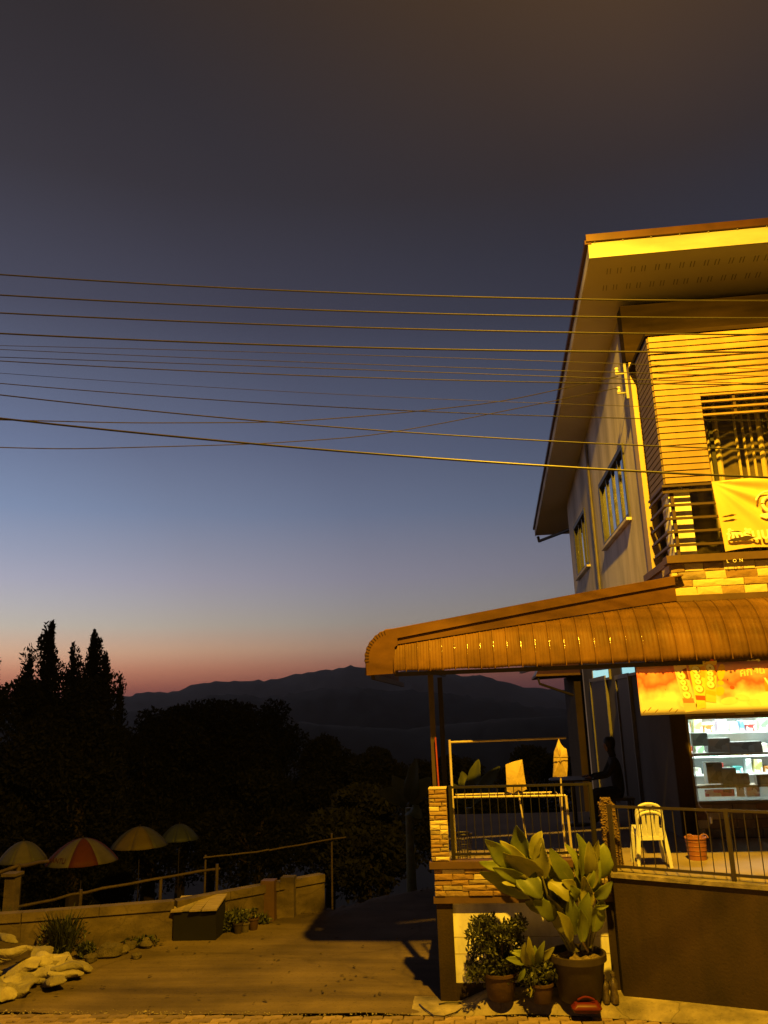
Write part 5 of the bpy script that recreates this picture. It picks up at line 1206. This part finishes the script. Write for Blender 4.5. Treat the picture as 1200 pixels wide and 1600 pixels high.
# rocks, weeds, small pots along the wall foot
def rock(seed, r):
    rg_ = np.random.default_rng(seed); ph = rg_.uniform(0, 6, 6); mb = MB()
    def fn(u, v):
        a = u*2*math.pi; t = (v-.5)*math.pi; k = 1+.18*math.sin(2*a+ph[0]+t)+.12*math.sin(3*a+ph[1]-2*t)+.1*math.sin(5*t+ph[2])
        return (r*k*math.cos(t)*math.cos(a), r*.85*k*math.cos(t)*math.sin(a), r*.62*k*math.sin(t))
    return mesh_only(mb.grid(fn, 14, 8), 'rock', M_ROCK, True)
rks = [rock(11+k, 1) for k in range(3)]
for k, (x, y, r, nm) in enumerate(((172, 1492, .17, 'large mossy rock at the foot of the low wall'), (192, 1488, .10, 'brown rock right of the mossy one'), (214, 1495, .075, 'small pale stone in front of the low wall'), (205, 1480, .10, 'dark rock against the low wall'), (228, 1478, .12, 'rock at the wall foot left of the black box'), (142, 1500, .10, 'rock between the sandbags and the mossy rock'), (276, 1481, .03, 'tiny white pebble on the drive before the box'))):
    p = atz(x, y, .02); tag(inst('rock', rks[k % 3], None, (p.x, p.y, r*.4), (0, 0, k*1.3), (r, r, r)), nm, 'rock')
def weed(label, x, y, h, n, spread, m, blades=True, broad=0):
    p = atz(x, y, 0); t = thing('weed', label, 'plant', (p.x, p.y, 0))
    mb = MB()
    for k in range(n):
        a = RNG.uniform(0, 6.28); s_ = spread*RNG.random()**.6; hh = h*RNG.uniform(.5, 1.05); b0 = p+Vector((RNG.normal()*.05, RNG.normal()*.05, 0)); tip = b0+Vector((math.cos(a)*s_, math.sin(a)*s_, hh)); mid_ = b0.lerp(tip, .55)+Vector((0, 0, hh*.14)); sd_ = Vector((-math.sin(a), math.cos(a), 0))*.008
        mb.add([b0-sd_, b0+sd_, mid_+sd_, tip, mid_-sd_], [(0, 1, 2, 4), (4, 2, 3)])
    mb.build('blades', m, t, fix=False)
    if broad: leaf_cloud('foliage', M_SHRUB, t, [(p+Vector((0, 0, h*.4)), (spread, spread*.7, h*.42), 1)], broad, .085, 2.2, updir=.4)
    return t
M_WEED = leafmat('weed_blade', (0.065, 0.0715, 0.0228), (0.039, 0.0455, 0.0163), 4, .6, .3)
weed('tall tuft of grass growing before the low wall behind the sandbags', 98, 1490, .62, 260, .42, M_WEED, broad=120)
weed('leafy dark weed right of the tall grass tuft', 134, 1496, .25, 40, .14, M_WEED, broad=260)
weed('clump of weeds on the wall beside the gate post', 12, 1462, .45, 60, .25, M_WEED, broad=260)
weed('row of leafy weeds right of the black box', 352, 1457, .38, 60, .22, M_WEED, broad=330)
weed('second leafy clump further right of the black box', 372, 1450, .36, 50, .2, M_WEED, broad=240)
weed('low weeds at the wall foot near the piers', 408, 1444, .2, 40, .16, M_WEED, broad=120)
weed('sparse weeds at the wall foot left of the box', 222, 1476, .14, 60, .3, M_WEED, broad=120)
for k, (x, y, nm) in enumerate(((372, 1460, 'tall brown'), (383, 1458, 'small grey'), (396, 1454, 'round orange'))):
    p = atz(x, y, 0); t = thing('flower_pot', f'{nm} flower pot at the foot of the low wall', 'flower pot', (p.x, p.y, 0)); s_ = (.9, .8, 1)[k]
    MB().lathe([(0, 0), (.06*s_, 0), (.085*s_, .15*s_), (.095*s_, .155*s_), (.095*s_, .18*s_), (.08*s_, .18*s_), (.07*s_, .14), (0, .14)], (p.x, p.y, .008), 20).build('pot', (M_POT, M_ROCK, M_TERRA)[k], t, True)
    leaf_cloud('foliage', M_SHRUB, t, [(p+Vector((0, 0, .26)), (.09, .09, .1), 1)], 60, .06)
# grit along the broken edge of the concrete, fallen leaves on the drive
gm = MB()
for k in range(900):
    x = RNG.uniform(-7, 4.2); y = 10.02+RNG.normal()*.05-(.55*max(0, x-1.2)); r = abs(RNG.normal())*.005+.003; z = rise(x)+.012
    n_ = 5; ph = RNG.uniform(0, 6); ring_ = [(x+r*math.cos(ph+2*math.pi*i/n_)*RNG.uniform(.7, 1.2), y+r*math.sin(ph+2*math.pi*i/n_), z) for i in range(n_)]
    gm.add(ring_+[(x, y, z+r*.9)], [(i, (i+1) % n_, n_) for i in range(n_)])
tag(gm.build('grit', M_PAD, fix=False), 'loose grit and crumbs along the edge of the drive and pavement', 'grit', kind='stuff')
lm = MB()
for k in range(170):
    x = RNG.uniform(-6.5, -.8); y = RNG.uniform(10.1, min(15, interp(x, WALLPTS)-.1)) if RNG.random() < .6 else interp(x, WALLPTS)-abs(RNG.normal())*.25-.1
    a = RNG.uniform(0, 6.28); l = RNG.uniform(.02, .05); z = tz(x, y)+.022; d = Vector((math.cos(a), math.sin(a), 0)); e = Vector((-d.y, d.x, 0)); c = Vector((x, y, z))
    lm.add([c-d*l, c+e*l*.4+Vector((0, 0, .012)), c+d*l+Vector((0, 0, RNG.uniform(0, .02))), c-e*l*.4+Vector((0, 0, .008))], [(0, 1, 2), (0, 2, 3)])
tag(lm.build('fallen_leaves', M_BARK, fix=False), 'dry fallen leaves scattered on the drive', 'leaves', kind='stuff')
# undergrowth behind the wall
def bush_row():
    cs = []
    for k in range(90):
        x = RNG.uniform(-13, -2.5); y = interp(x, WALLPTS)+RNG.uniform(.5, 5); cs.append((Vector((x, y, tz(x, y)+.1)), (.5, .5, .28), 1))
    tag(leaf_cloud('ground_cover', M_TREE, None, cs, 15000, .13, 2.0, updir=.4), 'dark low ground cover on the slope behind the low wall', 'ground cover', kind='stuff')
bush_row()

# ------------------------------------------------------------------ trees beyond
def limb_tree(label, x, Y, ytop, wpx, name, seed, conifer=False, n=7000):
    top_ = at(x, ytop, Y); g_ = gz(top_.x, Y); h = top_.z-g_; rx_ = wpx/2/F*Y
    t = thing(name, label, 'tree', (top_.x, Y, g_), 'trees on the slope below the road')
    rg_ = np.random.default_rng(seed); cx, cy = top_.x, Y
    if conifer:
        MB().tube([(cx, cy, g_-.5), (cx+.1, cy, g_+h*.5), (cx, cy, g_+h*.98)], [.22, .14, .02], 8).build('trunk', M_BARK, t, True)
        cs = []
        for k in range(46):
            f_ = (k+rg_.uniform(-.4, .4)*(k < 44))/45; f_ = max(0, f_); z = g_+h*(.12+.87*f_); r = rx_*.75*(1-f_)**.62*(1+.35*rg_.normal()*.6)+.12; a = rg_.uniform(0, 6.28)
            q3 = rg_.uniform(.4, .85); cs.append((Vector((cx+r*q3*math.cos(a), cy+r*q3*math.sin(a), z)), (r*.5+.05, r*.5+.05, h*rg_.uniform(.03, .06)), max(.12, (1-f_))))
        for k in range(26):
            f_ = k/25; cs.append((Vector((cx, cy, g_+h*(.1+.88*f_))), (rx_*.34*(1-f_)**.8+.09, rx_*.34*(1-f_)**.8+.09, h*.04), .9*(1-f_)+.1))
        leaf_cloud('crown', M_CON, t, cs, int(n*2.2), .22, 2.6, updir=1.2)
    else:
        cs = []; tr = MB(); tr.tube([(cx, cy, g_-.5), (cx+.2, cy, g_+h*.35), (cx+.1, cy, g_+h*.6)], [.3, .22, .14], 8)
        for k in range(16):
            f_ = rg_.uniform(.3, 1); a = rg_.uniform(0, 6.28); rr2 = rx_*math.sin(math.pi*min(.98, .12+.8*f_))**.7*rg_.uniform(.3, .95)
            c = Vector((cx+rr2*math.cos(a), cy+rr2*math.sin(a), g_+h*(.2+.72*f_))); cs.append((c, (rx_*.32, rx_*.32, h*.10), 1))
            if k < 8: tr.tube([(cx+.1, cy, g_+h*.35), c.lerp(Vector((cx, cy, c.z)), .5), c], [.09, .05, .02], 6)
        cs.append((Vector((cx, cy, g_+h*.93)), (rx_*.3, rx_*.3, h*.07), .7)); cs.append((Vector((cx, cy, g_+h*.5)), (rx_*.8, rx_*.8, h*.35), 4))
        tr.build('trunk', M_BARK, t, True)
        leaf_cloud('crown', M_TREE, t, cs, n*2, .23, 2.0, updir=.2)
limb_tree('tallest pointed conifer in the left tree group, leaning tip', 80, 36, 980, 260, 'conifer_tree', 1, True, 20000)
limb_tree('second conifer with narrow tip right of the tallest one', 145, 37, 996, 220, 'conifer_tree', 2, True, 20000)
limb_tree('narrow conifer at the right flank of the conifer group', 166, 35, 1028, 120, 'conifer_tree', 3, True, 9000)
limb_tree('short conifer at the right foot of the conifer group', 188, 36, 1062, 80, 'conifer_tree', 4, True, 4000)
limb_tree('conifer cut off by the left picture edge', -4, 34, 1034, 80, 'conifer_tree', 5, True, 5000)
limb_tree('shorter conifer left of the tallest one', 48, 35, 1034, 180, 'conifer_tree', 6, True, 9000)
limb_tree('conifer between the two tall tips', 114, 38, 1014, 230, 'conifer_tree', 12, True, 9000)
limb_tree('broad leafy tree below the conifers at the left', 40, 33, 1058, 190, 'leafy_tree', 7, n=9000)
limb_tree('broad leafy tree below the second conifer', 128, 34, 1062, 190, 'leafy_tree', 8, n=9000)
limb_tree('round leafy tree right of the conifer group', 240, 40, 1104, 190, 'leafy_tree', 9, n=8000)
limb_tree('tall dark leafy tree before the valley, left of the awning', 330, 46, 1092, 240, 'leafy_tree', 10, n=10000)
limb_tree('dark leafy tree with upright top before the valley', 430, 48, 1090, 170, 'leafy_tree', 11, n=8000)
limb_tree('lower leafy tree right of the dark upright one', 510, 44, 1150, 150, 'leafy_tree', 13, n=8000)
limb_tree('lower leafy tree behind the awning post', 590, 42, 1168, 150, 'leafy_tree', 14, n=8000)
limb_tree('leafy tree behind the drying rack', 700, 40, 1180, 170, 'leafy_tree', 15, n=8000)
limb_tree('leafy tree behind the annex corner', 830, 44, 1165, 170, 'leafy_tree', 16, n=8000)
limb_tree('low leafy tree between the umbrellas and the drive', 400, 40, 1200, 200, 'leafy_tree', 17, n=8000)
limb_tree('dark leafy tree filling the gap between the round and the tall tree', 285, 43, 1100, 200, 'leafy_tree', 21, n=9000)
limb_tree('dark leafy tree between the two valley trees', 380, 44, 1096, 180, 'leafy_tree', 22, n=9000)
limb_tree('low leafy tree above the end of the drive', 560, 30, 1225, 190, 'leafy_tree', 18, n=8000)
limb_tree('low leafy tree right behind the umbrellas', 230, 42, 1195, 220, 'leafy_tree', 19, n=8000)
limb_tree('low leafy tree behind the left umbrella', 60, 40, 1190, 220, 'leafy_tree', 20, n=8000)
# banana plants behind the terrace
def banana(label, x, Y, leaves):
    c = at(x, 1300, Y); g_ = gz(c.x, Y); t = thing('banana_plant', label, 'banana plant', (c.x, Y, g_), 'banana plants beside the terrace')
    hub = Vector((c.x, Y, at(x, 1262, Y).z))
    MB().tube([(c.x, Y, g_-.2), hub], [.12, .07], 10).build('trunk', M_STEM, t, True)
    for (tx, ty, w_, dy) in leaves:
        leaf_mesh(hub.lerp(at(tx, ty, Y+dy), .12), at(tx, ty, Y+dy), w_, (RNG.uniform(-.3, .3), -.7, .7), .2, .0, M_BANA, t)
banana('banana plant with long leaves left of the stone pillar', 640, 17.5, [(652, 1185, .42, -.3), (612, 1212, .4, .2), (588, 1238, .38, -.2), (672, 1215, .4, .4), (660, 1280, .36, -.6)])
banana('banana plant seen through the drying rack', 735, 18.5, [(748, 1186, .36, 0), (782, 1197, .36, -.2), (722, 1205, .36, .3), (765, 1240, .4, -.4), (705, 1225, .34, .2)])

# ------------------------------------------------------------------ overhead wires
def wire(label, pts, r, Y0, Y1=None, ext=True):
    Y1 = Y1 or Y0; xs = [p[0] for p in pts]
    co = np.polyfit(xs, [p[1] for p in pts], min(2, len(pts)-1)) if len(pts) < 5 else None
    P = []
    for i in range(33):
        x = lerp(xs[0], xs[-1], i/32)
        y = np.polyval(co, x) if co is not None else interp(x, pts)
        P.append(at(x, y, lerp(Y0, Y1, i/32)))
    if co is None:
        for _ in range(3): P = [P[0]]+[(P[i-1]+P[i]*2+P[i+1])/4 for i in range(1, len(P)-1)]+[P[-1]]
    if ext:
        d0 = P[0]-P[2]; d1 = P[-1]-P[-3]; P = [P[0]+d0*12+Vector((0, 0, .35)), P[0]+d0*5+Vector((0, 0, .08))]+P+([P[-1]+d1*5+Vector((0, 0, .05)), P[-1]+d1*12+Vector((0, 0, .25))] if pts[-1][0] >= 1190 else [])
    else:
        d0 = P[0]-P[2]; P = [P[0]+d0*10+Vector((0, 0, .3))]+P
    o = MB().tube(P, r, 6).build('overhead_wire', M_WIRE, smooth=True)
    return tag(o, label, 'wire', 'overhead wires across the street')
wire('topmost overhead wire crossing the whole picture', [(0, 429), (600, 460), (1200, 470)], .0085, 8.0)
wire('second overhead wire from the top', [(0, 461), (600, 488), (1200, 497)], .0085, 8.05)
wire('third overhead wire from the top', [(0, 489), (600, 513), (1200, 523)], .0085, 8.1)
wire('fourth overhead wire from the top', [(0, 521), (600, 544), (1200, 550)], .0095, 8.15)
wire('thin wire just below the fourth one, fading to the right', [(0, 540), (500, 553), (1200, 577)], .0035, 8.6)
wire('thin wire of the middle bundle, second from its top', [(0, 546), (480, 566), (1200, 588)], .004, 8.7)
wire('thin wire of the middle bundle, third from its top', [(0, 558), (600, 579), (1200, 600)], .0045, 8.65)
wire('middle bundle wire that runs lowest of its group', [(0, 564), (600, 591), (1200, 601)], .006, 8.6)
wire('faint thin wire below the middle bundle', [(0, 583), (450, 612), (1200, 640)], .003, 8.8)
wire('thin wire above the crossing cables', [(0, 599), (600, 640), (1200, 657)], .0055, 8.7)
wire('dark cable sloping down across the two service cables', [(0, 617), (430, 660), (600, 673), (1200, 703)], .0075, 8.4)
wire('thick lowest cable that runs in front of the balcony', [(0, 654), (400, 692), (600, 712), (1200, 746)], .011, 7.6)
wire('upper service cable curving up to the house bracket', [(0, 656), (200, 661), (440, 660), (600, 648), (780, 629), (966, 588)], .007, 8.8, 12.3, False)
wire('lower service cable curving up to the house bracket', [(0, 699), (100, 702), (400, 694), (575, 682), (700, 660), (966, 606)], .0065, 8.8, 12.3, False)

# ------------------------------------------------------------------ the street lamp that lights the place (above the picture's right half)
sl_ = thing('street_lamp', 'tall street lamp with sodium head reaching over the road', 'street lamp', (5.2, 2.6, 0))
MB().tube([(5.2, 2.6, -.1), (5.2, 2.6, 6), (5.15, 2.65, 10.6), (4.6, 3.0, 11.35), (2.5, 4.2, 11.52)], [.11, .09, .065, .05, .04], 12).build('pole', M_ALU, sl_, True)
b = MB().lathe([(0, .10), (.10, .09), (.17, .03), (.18, .0), (.165, 0), (.15, .025), (0, .06)], (LAMP_AT.x, LAMP_AT.y, LAMP_AT.z+.14), 24); b.build('head', M_ALU, sl_, True)
b = MB().lathe([(0, .0), (.07, .004), (.09, .015), (.08, .03), (0, .035)], (LAMP_AT.x, LAMP_AT.y, LAMP_AT.z+.11), 20); b.build('lamp_glass', mat('sodium_glow', (1, .8, .4), .4, emit=(1, .5, .05), estr=60), sl_, True)
ld = bpy.data.lights.new('sodium_lamp', 'SPOT'); ld.spot_size = math.radians(176); ld.spot_blend = .4; ld.energy = LAMP_W; ld.color = LAMP_RGB; ld.shadow_soft_size = .05
lo_ = bpy.data.objects.new('sodium_lamp', ld); COL.objects.link(lo_); ld.shadow_soft_size = .12; lo_.location = LAMP_AT-sl_.location; lo_.parent = sl_

# ------------------------------------------------------------------ evening haze over the valley
hzm = bpy.data.materials.new('evening_haze'); hzm.use_nodes = True; t = hzm.node_tree; t.nodes.clear()
o_ = t.nodes.new('ShaderNodeOutputMaterial'); v_ = t.nodes.new('ShaderNodeVolumePrincipled'); v_.inputs['Color'].default_value = (.86, .90, 1, 1); v_.inputs['Density'].default_value = 5e-5; v_.inputs['Anisotropy'].default_value = .2
t.links.new(v_.outputs[0], o_.inputs['Volume'])
tag(MB().box((-15000, -12000, -330), (15000, 15000, 460)).build('haze', hzm), 'thin blue evening haze over the valley and mountains', 'haze', kind='stuff')
